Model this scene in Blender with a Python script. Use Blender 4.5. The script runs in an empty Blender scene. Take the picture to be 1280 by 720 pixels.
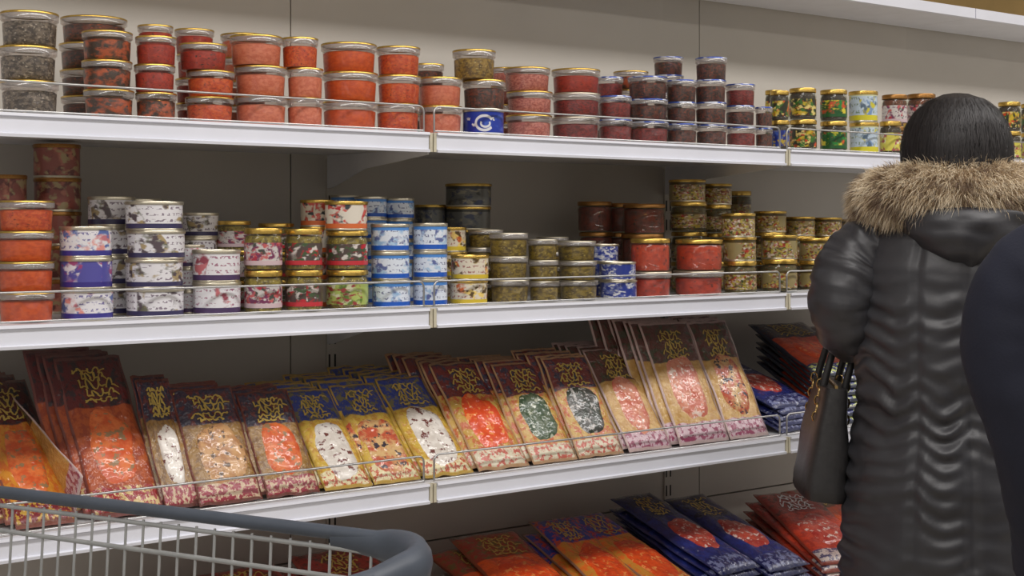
import bpy, bmesh, math, random
from mathutils import Vector, Matrix, noise
rnd = random.Random(7)
S = bpy.context.scene
C = S.collection
PI = math.pi

# ------------------------------------------------------------------ camera
TH = math.radians(36.0); FPX = 1720.0; HOR = 283.0
CX, CY, CZ = 0.0, -2.267, 1.45
cam_d = bpy.data.cameras.new('camera'); cam = bpy.data.objects.new('camera', cam_d); C.objects.link(cam)
cam.location = (CX, CY, CZ); cam.rotation_euler = (PI/2, 0, -TH)
cam_d.sensor_width = 36.0; cam_d.lens = FPX/1280*36.0
cam_d.shift_y = -(360-HOR)/1280; cam_d.clip_start = 0.05
S.camera = cam
# ------------------------------------------------------------------ light
w = bpy.data.worlds.new('world'); S.world = w; w.use_nodes = True
w.node_tree.nodes['Background'].inputs[0].default_value = (0.95, 0.90, 0.83, 1)
w.node_tree.nodes['Background'].inputs[1].default_value = 0.34
def area(name, loc, rot, sx, sy, power, col):
    d = bpy.data.lights.new(name, 'AREA'); d.shape = 'RECTANGLE'; d.size = sx; d.size_y = sy
    d.energy = power; d.color = col
    o = bpy.data.objects.new(name, d); C.objects.link(o); o.location = loc; o.rotation_euler = rot
    return o
area('ceiling_strip_light', (2.0, -1.45, 3.22), (0, 0, 0), 9.0, 0.50, 132, (1.0, 0.97, 0.95))
area('ceiling_strip_light', (2.0, -4.3, 3.22), (0, 0, 0), 9.0, 0.50, 105, (1.0, 0.95, 0.90))  # unseen second strip, powered as fill for the shaded upper wall and shelf backs
S.view_settings.view_transform = 'Standard'; S.view_settings.look = 'None'
S.view_settings.gamma = 1.0; S.view_settings.use_curve_mapping = False
S.view_settings.exposure = 0.0

# ------------------------------------------------------------------ helpers
def lin(v):
    v /= 255.0
    return v/12.92 if v <= 0.04045 else ((v+0.055)/1.055)**2.4
def c(r, g, b): return (lin(r), lin(g), lin(b), 1.0)

def ray(px):
    u = (px-640.0)/FPX
    return math.cos(TH)-u*math.sin(TH), math.sin(TH)+u*math.cos(TH)
def at_row(px, y):                       # column of the picture + distance behind the shelf front -> x, depth
    dy, dx = ray(px)
    dep = (y-CY)/dy
    return dep*dx, dep
def zof(py, dep): return CZ-(py-HOR)*dep/FPX

def link(name, me, mat=None, parent=None, loc=None, rot=None, scale=None):
    o = bpy.data.objects.new(name, me); C.objects.link(o)
    if mat is not None and me is not None:
        if not me.materials: me.materials.append(mat)
        elif me.materials[0] != mat:
            o.material_slots[0].link = 'OBJECT'; o.material_slots[0].material = mat
    if parent is not None: o.parent = parent
    if loc is not None: o.location = loc
    if rot is not None: o.rotation_euler = rot
    if scale is not None: o.scale = scale
    return o
def tag(o, label, cat, group=None, kind=None):
    if label: o['label'] = label
    if cat: o['category'] = cat
    if group: o['group'] = group
    if kind: o['kind'] = kind
    return o
def thing(name, label, cat, loc=(0, 0, 0), rotz=0, group=None, rot=None, scale=None):
    o = link(name, None, loc=loc, rot=rot if rot else (0, 0, rotz), scale=scale)
    return tag(o, label, cat, group)
def mesh(verts, faces, smooth=None, uvs=None):
    me = bpy.data.meshes.new('m'); me.from_pydata([tuple(v) for v in verts], [], faces)
    if uvs is not None:
        ul = me.uv_layers.new(name='UVMap')
        for lp in me.loops: ul.data[lp.index].uv = uvs[lp.vertex_index]
    me.update()
    if smooth is not None:
        me.shade_smooth()
        if smooth < 180: me.set_sharp_from_angle(angle=math.radians(smooth))
    return me
def fixn(me):
    bm = bmesh.new(); bm.from_mesh(me); bmesh.ops.recalc_face_normals(bm, faces=bm.faces); bm.to_mesh(me); bm.free(); me.update()
    return me
class MB:
    def __init__(s): s.v = []; s.f = []
    def box(s, x0, x1, y0, y1, z0, z1):
        n = len(s.v)
        s.v += [(x, y, z) for z in (z0, z1) for y in (y0, y1) for x in (x0, x1)]
        s.f += [[n+i for i in q] for q in ((0, 2, 3, 1), (4, 5, 7, 6), (0, 1, 5, 4), (2, 6, 7, 3), (0, 4, 6, 2), (1, 3, 7, 5))]
        return s
    def prism(s, prof, x0, x1):           # (y,z) profile extruded along x
        n = len(s.v); k = len(prof)
        s.v += [(x0, p[0], p[1]) for p in prof]+[(x1, p[0], p[1]) for p in prof]
        for i in range(k):
            j = (i+1) % k; s.f.append([n+i, n+j, n+k+j, n+k+i])
        s.f.append([n+i for i in range(k)][::-1]); s.f.append([n+k+i for i in range(k)])
        return s
    def tube(s, pts, r, seg=8, closed=False, rads=None, flat=1.0, capped=True):
        pts = [Vector(p) for p in pts]; n = len(s.v); m = len(pts); up = Vector((0, 0, 1)); prev = None
        for i, p in enumerate(pts):
            a = pts[(i-1) % m] if (closed or i > 0) else p
            b = pts[(i+1) % m] if (closed or i < m-1) else p
            t = (b-a).normalized()
            if prev is None:
                ref = up if abs(t.z) < 0.9 else Vector((1, 0, 0))
                x = t.cross(ref).normalized()
            else:
                x = (prev-t*prev.dot(t)).normalized()
            prev = x; y = x.cross(t)
            rr = rads[i] if rads else r
            for k in range(seg):
                an = 2*PI*k/seg
                s.v.append(p+x*(math.cos(an)*rr)+y*(math.sin(an)*rr*flat))
        for i in range(m if closed else m-1):
            j = (i+1) % m
            for k in range(seg):
                l = (k+1) % seg
                s.f.append([n+i*seg+k, n+i*seg+l, n+j*seg+l, n+j*seg+k])
        if not closed and capped:
            s.f.append([n+k for k in range(seg)]); s.f.append([n+(m-1)*seg+k for k in range(seg)][::-1])
        return s
    def build(s, name, mat, parent=None, smooth=None, **k):
        return link(name, fixn(mesh(s.v, s.f, smooth)), mat, parent, **k)
    def mesh(s, smooth=None): return fixn(mesh(s.v, s.f, smooth))
def lathe(prof, seg=28, smooth=40, uv=False):
    v = []; f = []; uvs = []
    cols = seg+1 if uv else seg
    zs = [p[1] for p in prof]; z0, z1 = min(zs), max(zs)
    for (r, z) in prof:
        for k in range(cols):
            a = 2*PI*k/seg
            v.append((r*math.cos(a), r*math.sin(a), z)); uvs.append((k/seg, (z-z0)/max(1e-6, z1-z0)))
    for i in range(len(prof)-1):
        for k in range(seg):
            l = k+1 if uv else (k+1) % seg
            f.append([i*cols+k, i*cols+l, (i+1)*cols+l, (i+1)*cols+k])
    return mesh(v, f, smooth, uvs if uv else None)

# ------------------------------------------------------------------ material helpers
class NT:
    def __init__(s, name):
        s.m = bpy.data.materials.new(name); s.m.use_nodes = True
        s.t = s.m.node_tree; s.n = s.t.nodes; s.b = s.n['Principled BSDF']
        s.out = s.n['Material Output']
    def add(s, ty, **k):
        n = s.n.new(ty)
        for a, b in k.items(): setattr(n, a, b)
        return n
    def wire(s, a, b): s.t.links.new(a, b)
    def setin(s, node, i, v):
        if hasattr(v, 'is_output') or isinstance(v, bpy.types.NodeSocket): s.wire(v, node.inputs[i])
        else: node.inputs[i].default_value = v
    def math(s, op, a, b=0.0, cc=0.0):
        n = s.add('ShaderNodeMath', operation=op)
        s.setin(n, 0, a); s.setin(n, 1, b); s.setin(n, 2, cc)
        return n.outputs[0]
    def mix(s, f, a, b):
        n = s.add('ShaderNodeMix', data_type='RGBA')
        s.setin(n, 0, f); s.setin(n, 6, a); s.setin(n, 7, b)
        return n.outputs[2]
    def noise(s, vec, scale, detail=2.0, rough=0.5):
        n = s.add('ShaderNodeTexNoise'); n.inputs['Scale'].default_value = scale
        n.inputs['Detail'].default_value = detail; n.inputs['Roughness'].default_value = rough
        if vec is not None: s.wire(vec, n.inputs['Vector'])
        return n.outputs['Fac']
    def step(s, v, lo, hi):
        n = s.add('ShaderNodeMapRange'); s.setin(n, 0, v)
        n.inputs[1].default_value = lo; n.inputs[2].default_value = hi
        return n.outputs[0]
    def coords(s, kind='Object'): return s.add('ShaderNodeTexCoord').outputs[kind]
    def rand(s): return s.add('ShaderNodeObjectInfo').outputs['Random']
    def vec(s, x, y, z=0.0):
        n = s.add('ShaderNodeCombineXYZ'); s.setin(n, 0, x); s.setin(n, 1, y); s.setin(n, 2, z); return n.outputs[0]
    def sep(s, v):
        n = s.add('ShaderNodeSeparateXYZ'); s.wire(v, n.inputs[0]); return n.outputs
    def vm(s, op, a, b):
        n = s.add('ShaderNodeVectorMath', operation=op); s.setin(n, 0, a); s.setin(n, 1, b); return n.outputs[0]
    def bump(s, h, strength=0.3, dist=0.01):
        n = s.add('ShaderNodeBump'); n.inputs['Strength'].default_value = strength; n.inputs['Distance'].default_value = dist
        s.wire(h, n.inputs['Height']); s.wire(n.outputs[0], s.b.inputs['Normal']); return n
    def base(s, col, rough=0.5, metal=0.0, coat=0.0, coatr=0.05):
        s.setin(s.b, 'Base Color', col); s.b.inputs['Roughness'].default_value = rough
        s.b.inputs['Metallic'].default_value = metal
        s.b.inputs['Coat Weight'].default_value = coat; s.b.inputs['Coat Roughness'].default_value = coatr
        return s
M = {}
def plain(name, col, rough=0.5, metal=0.0, coat=0.0, nscale=None, namp=0.12, bump=0.0, bscale=60, bdist=0.002):
    t = NT(name); v = t.coords()
    if nscale:
        f = t.noise(v, nscale, 4)
        dark = tuple(x*(1-namp*2) for x in col[:3])+(1,); lite = tuple(min(1, x*(1+namp)) for x in col[:3])+(1,)
        t.base(t.mix(t.step(f, 0.3, 0.7), dark, lite), rough, metal, coat)
    else: t.base(col, rough, metal, coat)
    if bump: t.bump(t.noise(v, bscale, 3), bump, bdist)
    M[name] = t.m; return t.m
plain('shelf_white', c(226, 226, 229), 0.38, nscale=14, namp=0.025)
plain('rail_white', c(228, 230, 240), 0.30, nscale=9, namp=0.02)
plain('panel_grey', c(196, 190, 180), 0.55, nscale=3, namp=0.03)
plain('slot_dark', c(40, 38, 36), 0.8, nscale=30)
plain('joint_cream', c(205, 198, 176), 0.5, nscale=30, namp=0.08)
plain('chrome_wire', c(190, 190, 190), 0.28, 0.9, nscale=40, namp=0.05)
plain('floor_tile', c(176, 168, 156), 0.35, nscale=6, namp=0.06)
plain('ceiling_paint', c(214, 208, 196), 0.8, nscale=4, namp=0.03)
plain('beige_wall', c(216, 184, 124), 0.75, nscale=2, namp=0.08)
plain('gold_lid', c(214, 178, 92), 0.26, 0.85, nscale=25, namp=0.08)
plain('tin_lid', c(206, 198, 178), 0.28, 0.8, nscale=25, namp=0.06)
t = NT('blue_lid'); t.base(t.mix(t.step(t.noise(t.coords(), 5, 2), 0.47, 0.52), c(62, 84, 160), c(196, 200, 214)), 0.25, 0.4); M['blue_lid'] = t.m
plain('bronze_lid', c(165, 118, 62), 0.3, 0.7, nscale=25, namp=0.1)
plain('cart_plastic', c(76, 83, 94), 0.42, nscale=20, namp=0.08)
plain('cart_wire', c(172, 174, 174), 0.35, 0.35, nscale=30, namp=0.08)
plain('rubber', c(35, 35, 36), 0.7, nscale=30)
plain('skin', c(200, 152, 128), 0.5, nscale=20, namp=0.05)
plain('trousers', c(24, 24, 28), 0.85, nscale=30)
plain('boot', c(22, 20, 20), 0.35, nscale=30)
plain('bag_leather', c(46, 45, 46), 0.42, nscale=60, namp=0.12, bump=0.25, bscale=160)
plain('bag_gold', c(190, 160, 105), 0.25, 0.9, nscale=30)
plain('thread', c(20, 20, 22), 0.8, nscale=30)

def clear(name, tint, lo=0.03, hi=0.26, rough=0.05, haze=0.025):
    t = NT(name); n = t.n; n.remove(t.b)
    tr = t.add('ShaderNodeBsdfTransparent'); tr.inputs[0].default_value = tint
    gl = t.add('ShaderNodeBsdfGlossy'); gl.inputs[0].default_value = (1, 1, 1, 1); gl.inputs['Roughness'].default_value = rough
    di = t.add('ShaderNodeBsdfDiffuse'); di.inputs[0].default_value = (0.8, 0.76, 0.74, 1)
    lw = t.add('ShaderNodeLayerWeight'); lw.inputs[0].default_value = 0.35
    nz = t.noise(t.coords(), 9, 2)
    m0 = t.add('ShaderNodeMixShader'); m0.inputs[0].default_value = haze
    t.wire(tr.outputs[0], m0.inputs[1]); t.wire(di.outputs[0], m0.inputs[2])
    mx = t.add('ShaderNodeMixShader'); f = t.math('ADD', t.math('MULTIPLY', lw.outputs['Fresnel'], hi), t.math('MULTIPLY', nz, lo))
    t.wire(f, mx.inputs[0]); t.wire(m0.outputs[0], mx.inputs[1]); t.wire(gl.outputs[0], mx.inputs[2])
    t.wire(mx.outputs[0], t.out.inputs[0]); M[name] = t.m; return t.m
clear('clear_plastic', (0.97, 0.95, 0.94, 1)); clear('jar_glass', (0.93, 0.95, 0.90, 1), 0.02, 0.22, 0.03); clear('clear_rim', (0.97, 0.94, 0.92, 1), 0.10, 0.40, 0.12, 0.22)

def content(name, a, b, scale=7, rough=0.35, lo=0.35, hi=0.65, d=None, roe=60):
    t = NT(name); v = t.vm('ADD', t.coords(), t.vec(t.math('MULTIPLY', t.rand(), 37.0), 0.0))
    col = t.mix(t.step(t.noise(v, scale, 4, 0.6), lo, hi), a, b)
    if d: col = t.mix(t.step(t.noise(v, scale*1.7, 3, 0.6), 0.60, 0.66), col, d)
    t.base(col, rough, 0, 0.3); t.bump(t.noise(v, roe, 2), 0.35, 0.02)
    M[name] = t.m; return t.m
content('orange_roe', c(240, 104, 30), c(222, 84, 20), 9, lo=0.42, hi=0.58)
content('deep_orange_roe', c(214, 72, 24), c(240, 112, 44), 9, d=c(150, 48, 20), lo=0.42, hi=0.58)
content('pink_salmon', c(244, 148, 112), c(228, 120, 86), 10, lo=0.42, hi=0.58)
content('pale_pink', c(226, 144, 126), c(190, 96, 84), 14, lo=0.42, hi=0.58, d=c(236, 176, 150))
content('red_salmon', c(206, 66, 40), c(166, 44, 32), 8, d=c(80, 34, 24))
content('crimson', c(164, 52, 46), c(112, 36, 34), 13, lo=0.42, hi=0.58, d=c(60, 30, 30))
content('dark_seaweed', c(58, 46, 42), c(120, 64, 46), 9, d=c(176, 78, 44), lo=0.42, hi=0.6)
content('orange_dark', c(206, 98, 48), c(74, 56, 44), 4, d=c(50, 46, 40), lo=0.42, hi=0.56)
content('herring', c(140, 128, 112), c(78, 70, 62), 9, d=c(206, 196, 176), lo=0.42, hi=0.56)
content('mussel', c(176, 144, 62), c(110, 86, 44), 10, d=c(216, 196, 120), lo=0.42, hi=0.58)
content('olive_brine', c(160, 138, 44), c(100, 82, 28), 7, d=c(206, 188, 96), lo=0.42, hi=0.58)
content('red_sauce', c(222, 70, 24), c(176, 46, 20), 6, d=c(96, 34, 24))
content('tomato_dark', c(136, 50, 32), c(84, 34, 26), 6, d=c(52, 30, 24))
content('green_mix', c(110, 96, 42), c(64, 54, 28), 7, d=c(170, 80, 44))
content('black_jar', c(44, 36, 30), c(70, 52, 34), 6)
content('brown_jar', c(140, 70, 38), c(84, 46, 28), 5, d=c(48, 34, 28))

def label_mat(name, base, art, bot=None, top=None, text=None, botw=0.2, topw=0.14, scale=4.0, cover=0.5, rough=0.32):
    t = NT(name); uv = t.sep(t.coords('UV')); r = t.math('MULTIPLY', t.rand(), 53.0)
    u, v = uv[0], uv[1]
    p = t.vec(t.math('ADD', t.math('MULTIPLY', u, 5.0), r), t.math('MULTIPLY', v, 1.3))
    col = base
    zone = t.step(t.noise(t.vec(t.math('ADD', t.math('MULTIPLY', u, 7.0), r), t.math('MULTIPLY', v, 0.9)), 1.0, 0), 0.62-cover*0.3, 0.66-cover*0.3)
    for i, a in enumerate(art):
        q = t.vm('ADD', p, (11.3*i, 5.1*i, 3.7*i))
        f = t.math('MULTIPLY', t.step(t.noise(q, scale*0.42*(1+0.3*i), 3, 0.5), 0.52, 0.60), zone)
        col = t.mix(f, col, a)
    if text:
        q = t.vec(t.math('ADD', t.math('MULTIPLY', u, 34.0), r), t.math('MULTIPLY', v, 6.5))
        rows = t.step(t.math('SINE', t.math('MULTIPLY', v, 24.0)), 0.1, 0.3)
        inv = t.math('SUBTRACT', 1.0, zone)
        f = t.math('MULTIPLY', t.math('MULTIPLY', t.step(t.noise(q, 1.3, 2), 0.52, 0.56), rows), t.math('MULTIPLY', inv, 0.85))
        col = t.mix(f, col, text)
    if bot: col = t.mix(t.math('LESS_THAN', v, botw), col, bot)
    if top: col = t.mix(t.math('GREATER_THAN', v, 1-topw), col, top)
    t.base(col, rough, 0, 0.25); M[name] = t.m; return t.m
W = c(228, 226, 230)
label_mat('label_white_blue', W, [c(196, 120, 130), c(90, 110, 170), c(225, 150, 140)], bot=c(62, 58, 140), text=c(96, 86, 150))
label_mat('label_violet', c(86, 82, 160), [c(214, 190, 200), c(226, 222, 230), c(160, 70, 120)], bot=c(60, 50, 130), cover=0.7)
label_mat('label_fish_white', W, [c(110, 110, 92), c(170, 150, 110), c(90, 78, 84)], bot=c(60, 56, 92), text=c(110, 90, 110), cover=0.4)
label_mat('label_squid_white', W, [c(150, 70, 86), c(196, 110, 116)], bot=c(78, 58, 96), text=c(150, 80, 110), cover=0.35)
label_mat('label_sky_blue', c(222, 230, 242), [c(150, 184, 220), c(96, 108, 160), c(176, 204, 230)], bot=c(36, 92, 190), top=c(80, 140, 214), text=c(80, 84, 130), cover=0.45)
label_mat('label_yellow_white', c(222, 212, 192), [c(196, 96, 44), c(236, 206, 120), c(90, 70, 40)], bot=c(214, 186, 56), text=c(150, 76, 76), cover=0.5)
label_mat('label_berry', c(206, 200, 196), [c(170, 46, 66), c(66, 74, 66), c(196, 96, 96), c(120, 54, 90)], bot=c(206, 182, 186), text=c(110, 70, 100), cover=0.8, scale=5)
label_mat('label_red_berry', c(84, 70, 66), [c(190, 40, 52), c(214, 206, 200), c(70, 90, 60)], bot=c(196, 54, 62), cover=0.85, scale=5)
label_mat('label_lime', c(170, 186, 100), [c(96, 120, 52), c(206, 206, 170), c(150, 60, 60)], cover=0.7, scale=5)
label_mat('label_salad', c(222, 214, 200), [c(180, 44, 50), c(56, 66, 70), c(206, 90, 80)], bot=c(214, 110, 60), cover=0.75, scale=5)
label_mat('label_pink_fish', c(150, 84, 74), [c(186, 120, 100), c(110, 60, 56), c(170, 150, 110)], cover=0.8)
label_mat('label_dark_fish', c(96, 96, 92), [c(60, 58, 50), c(136, 130, 110), c(54, 60, 84)], top=c(52, 50, 44), cover=0.7)
label_mat('label_blue_silver', c(48, 62, 140), [c(176, 180, 196), c(110, 120, 176), c(206, 206, 210)], cover=0.8, scale=6)
label_mat('label_garden', c(150, 136, 92), [c(170, 56, 48), c(74, 84, 44), c(206, 190, 176), c(120, 60, 40), c(176, 160, 70)], top=c(80, 66, 34), cover=0.95, scale=7)
label_mat('label_fruit_dark', c(44, 48, 30), [c(206, 176, 40), c(200, 70, 30), c(60, 110, 40), c(222, 200, 120)], cover=0.9, scale=3.5)
label_mat('label_fruit_green', c(30, 84, 40), [c(206, 80, 40), c(214, 200, 60), c(40, 130, 56)], bot=c(36, 90, 46), cover=0.85, scale=3.5)
label_mat('label_lemon', c(196, 212, 226), [c(120, 150, 190), c(206, 196, 60), c(90, 110, 130)], bot=c(214, 204, 50), top=c(206, 210, 170), topw=0.06, text=c(120, 140, 110), cover=0.4)
label_mat('label_yellow_print', c(214, 204, 90), [c(226, 220, 190), c(150, 130, 60), c(170, 80, 90)], cover=0.7, scale=5)
label_mat('label_blue_gold', c(36, 50, 130), [c(196, 170, 60), c(60, 90, 170)], cover=0.7)
label_mat('label_royal', c(32, 56, 156), [c(60, 90, 180)], bot=c(180, 186, 200), botw=0.08, cover=0.2)

# packaging film materials: printed plastic under gloss
def pack_mat(name, head, head2, body, body2, foot, foot2, edge):
    t = NT(name); uvv = t.coords('UV'); uv = t.sep(uvv); u, v = uv[0], uv[1]
    r = t.math('MULTIPLY', t.rand(), 31.0)
    p = t.vm('ADD', t.vm('MULTIPLY', uvv, (1.0, 1.9, 1.0)), t.vec(r, r))
    wv = t.math('ADD', v, t.math('MULTIPLY', t.math('SUBTRACT', t.noise(p, 4, 1), 0.5), 0.05))
    n1 = t.step(t.noise(p, 8, 5, 0.7), 0.50, 0.56); n2 = t.step(t.noise(p, 11, 4, 0.65), 0.50, 0.54); n3 = t.step(t.noise(p, 8, 5, 0.65), 0.48, 0.56)
    hd = t.mix(n1, head, head2); bd = t.mix(n3, body, body2); ft = t.mix(n2, foot, foot2)
    col = t.mix(t.step(wv, 0.655, 0.665), bd, hd)
    col = t.mix(t.step(wv, 0.165, 0.155), col, ft)
    ed = t.step(t.math('ABSOLUTE', t.math('SUBTRACT', u, 0.5)), 0.466, 0.474)
    ev = t.step(t.math('ABSOLUTE', t.math('SUBTRACT', v, 0.5)), 0.475, 0.482)
    col = t.mix(t.math('MAXIMUM', ed, ev), col, edge)
    t.base(col, 0.38, 0, 1.0, 0.06)
    cr = t.math('ADD', t.noise(p, 7, 3), t.math('MULTIPLY', t.noise(p, 19, 1), 0.3))
    b = t.bump(cr, 0.75, 0.014); t.wire(b.outputs[0], t.b.inputs['Coat Normal'])
    t.bump(t.noise(p, 5, 2), 0.25, 0.01)
    M[name] = t.m; return t.m
pack_mat('film_crimson', c(96, 26, 28), c(48, 34, 40), c(176, 82, 34), c(150, 60, 28), c(150, 24, 34), c(206, 180, 120), c(128, 70, 62))
pack_mat('film_amber', c(88, 28, 26), c(40, 34, 44), c(206, 136, 40), c(196, 100, 30), c(120, 24, 34), c(190, 150, 60), c(140, 80, 66))
pack_mat('film_navy_red', c(38, 36, 60), c(96, 30, 30), c(150, 112, 50), c(120, 84, 36), c(150, 40, 60), c(206, 180, 150), c(116, 56, 44))
pack_mat('film_blue_gold', c(36, 58, 140), c(110, 104, 70), c(206, 172, 64), c(190, 140, 50), c(226, 214, 170), c(190, 84, 50), c(196, 160, 70))
pack_mat('film_red_lime', c(110, 34, 32), c(44, 44, 70), c(196, 158, 70), c(190, 92, 44), c(216, 206, 180), c(196, 96, 80), c(190, 150, 110))
pack_mat('film_rose', c(90, 44, 36), c(58, 62, 40), c(190, 144, 72), c(204, 164, 92), c(206, 176, 186), c(150, 64, 96), c(206, 180, 176))
pack_mat('film_navy', c(26, 34, 92), c(20, 24, 50), c(26, 34, 96), c(30, 44, 120), c(24, 30, 90), c(120, 128, 170), c(36, 44, 96))
pack_mat('film_navy_orange', c(28, 30, 60), c(66, 30, 34), c(206, 76, 30), c(190, 60, 26), c(34, 44, 116), c(196, 206, 120), c(44, 50, 70))
pack_mat('film_orange', c(150, 48, 26), c(110, 90, 40), c(226, 90, 24), c(206, 74, 20), c(196, 70, 30), c(226, 190, 120), c(140, 66, 36))
pack_mat('film_blue_orange', c(44, 62, 150), c(190, 70, 50), c(206, 140, 50), c(226, 110, 36), c(206, 90, 30), c(226, 180, 110), c(150, 110, 90))
pack_mat('film_tomato', c(150, 40, 28), c(96, 40, 28), c(196, 60, 30), c(160, 44, 28), c(214, 196, 190), c(80, 70, 110), c(150, 60, 44))
def fillet_mat(name, a, b, d):
    t = NT(name); v = t.vm('ADD', t.coords(), t.vec(t.math('MULTIPLY', t.rand(), 19.0), 0.0))
    col = t.mix(t.step(t.noise(v, 42, 4, 0.65), 0.42, 0.58), a, b)
    col = t.mix(t.step(t.noise(v, 66, 4, 0.65), 0.56, 0.60), col, d)
    t.base(col, 0.35, 0, 1.0, 0.06); b = t.bump(t.noise(v, 62, 1), 0.8, 0.008); t.wire(b.outputs[0], t.b.inputs['Coat Normal']); t.bump(t.noise(v, 40, 2), 0.3, 0.005); M[name] = t.m
fillet_mat('fillet_salmon', c(206, 84, 36), c(226, 120, 60), c(150, 120, 84))
fillet_mat('fillet_beige', c(206, 160, 110), c(176, 124, 82), c(100, 78, 60))
fillet_mat('fillet_pale', c(214, 206, 196), c(236, 230, 222), c(110, 56, 50))
fillet_mat('fillet_orange', c(232, 84, 22), c(214, 66, 18), c(240, 150, 80))
fillet_mat('fillet_green', c(44, 74, 44), c(84, 100, 72), c(190, 196, 176))
fillet_mat('fillet_darkgreen', c(36, 50, 36), c(62, 60, 56), c(180, 176, 172))
fillet_mat('fillet_pink', c(204, 104, 80), c(224, 150, 122), c(236, 210, 196))
fillet_mat('fillet_mosaic', c(214, 176, 120), c(190, 80, 50), c(56, 48, 60))
fillet_mat('fillet_red', c(170, 44, 36), c(196, 80, 60), c(226, 200, 190))
plain('script_gold', c(196, 170, 84), 0.4, 0.2, coat=0.5, nscale=40)
plain('script_white', c(222, 222, 226), 0.4, 0.0, coat=0.5, nscale=40, namp=0.05)

# ------------------------------------------------------------------ the setting
MB().box(-3, 9, -6, 3, -0.1, 0).build('floor', M['floor_tile'])['kind'] = 'structure'
MB().box(-3, 9, -6, 3, 3.3, 3.4).build('ceiling', M['ceiling_paint'])['kind'] = 'structure'
MB().box(-3, 9, 2.2, 2.3, 0, 3.3).build('wall_back', M['beige_wall'])['kind'] = 'structure'

# ------------------------------------------------------------------ shelving
SH = {1: 1.633, 2: 1.291, 3: 0.950, 4: 0.545}
DEP = 0.43; FH = 0.038
J0 = 1.4505
def guard_path(x0, x1, z):
    r = 0.012; pts = []
    y = 0.006; zt = z+0.052
    pts.append((x0, y, z+0.001))
    for k in range(5):
        a = PI-k*PI/8; pts.append((x0+r+r*math.cos(a), y, zt-r+r*math.sin(a)))
    for k in range(5):
        a = PI/2-k*PI/8; pts.append((x1-r+r*math.cos(a), y, zt-r+r*math.sin(a)))
    pts.append((x1, y, z+0.001))
    return pts
bays = [(-1, 'white metal shelving bay beyond the left edge of the picture'),
        (0, 'white metal shelving bay nearest the shopping cart, holding orange roe tubs'),
        (1, 'white metal shelving bay in the middle, between the two front rail joints'),
        (2, 'white metal shelving bay behind the woman in the fur-trimmed coat'),
        (3, 'white metal shelving bay beyond the right edge of the picture')]
seamL = -0.0845; seamR = 0.1315
for bi, lab in bays:
    x0 = J0+(bi-1); x1 = x0+1.0
    b = thing('shelving_bay', lab, 'shelf', (x0, 0, 0), group='white shelving bays of the long run')
    # back panels, split at the seams that show
    xa = 0.0 if bi != 2 else 0.0
    for (z0, z1) in ((0.12, 0.718), (0.722, 1.318), (1.322, 2.083)):
        sp = 1.0+seamL if bi == 0 else (seamR if bi == 2 else 0.5)
        if bi in (0, 2):
            MB().box(0.0, sp-0.0015, DEP, DEP+0.02, z0, z1).build('back_panel', M['panel_grey'], b)
            MB().box(sp+0.0015, 1.0, DEP, DEP+0.02, z0, z1).build('back_panel', M['panel_grey'], b)
        else: MB().box(0.0, 1.0, DEP, DEP+0.02, z0, z1).build('back_panel', M['panel_grey'], b)
    MB().box(-0.0, 1.0, DEP+0.021, DEP+0.03, 0.1, 2.08).build('panel_backing', M['panel_grey'], b)
    post = MB().box(0.0015, 0.0265, DEP-0.006, DEP-0.0005, 0.0, 1.60).build('upright_post', M['panel_grey'], b)
    sl = MB()
    z = 0.14
    while z < 1.56:
        for xs in (0.005, 0.019): sl.box(xs, xs+0.004, DEP-0.0068, DEP-0.005, z, z+0.028)
        z += 0.05
    sl.build('post_slots', M['slot_dark'], post)['kind'] = 'stuff'
    # top shelf, narrow
    s0 = MB().box(0.001, 0.999, 0.195, DEP-0.007, 2.058, 2.075).build('shelf', M['shelf_white'], b)
    MB().prism([(0.183, 2.056), (0.195, 2.056), (0.195, 2.085), (0.183, 2.085)], 0.002, 0.998).build('price_rail', M['rail_white'], s0)
    for k in (1, 2, 3, 4):
        z = SH[k]
        yf = 0.0 if k < 4 else -0.10      # the bottom deck stands further out
        s = MB().box(0.001, 0.999, yf, DEP-0.007, z-0.026, z).build('shelf', M['shelf_white'], b)
        prof = [(0, z), (0, z-FH), (-0.013, z-FH-0.001), (-0.014, z-FH+0.004), (-0.008, z-FH+0.0055), (-0.008, z-0.0065), (-0.013, z-0.005), (-0.012, z)]
        prof = [(p_+yf, q_) for p_, q_ in prof]
        MB().prism(prof, 0.009, 0.991).build('price_rail', M['rail_white'], s)
        for e in (0.0015, 0.9925): MB().box(e, e+0.006, yf-0.010, yf, z-FH, z-0.001).build('rail_end_cap', M['joint_cream'], s)
        if k < 4:
            g = MB(); g.tube(guard_path(0.012, 0.988, z), 0.0021, 8); g.tube([(0.012, 0.006, z+0.004), (0.988, 0.006, z+0.004)], 0.0018, 6)
            g.build('wire_guard', M['chrome_wire'], s, 60)
        # tapered bracket hidden under the shelf, at its left post
        br = MB().prism([(0.012, z-0.030), (0.012, z-0.042), (0.26, z-0.062), (DEP-0.03, z-0.098), (DEP-0.007, z-0.10), (DEP-0.007, z-0.027)], 0.001, 0.004)
        br.build('bracket', M['shelf_white'], b)
    MB().box(0.001, 0.999, -0.08, -0.06, 0.0, SH[4]-0.04).build('kick_plate', M['shelf_white'], b)

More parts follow.
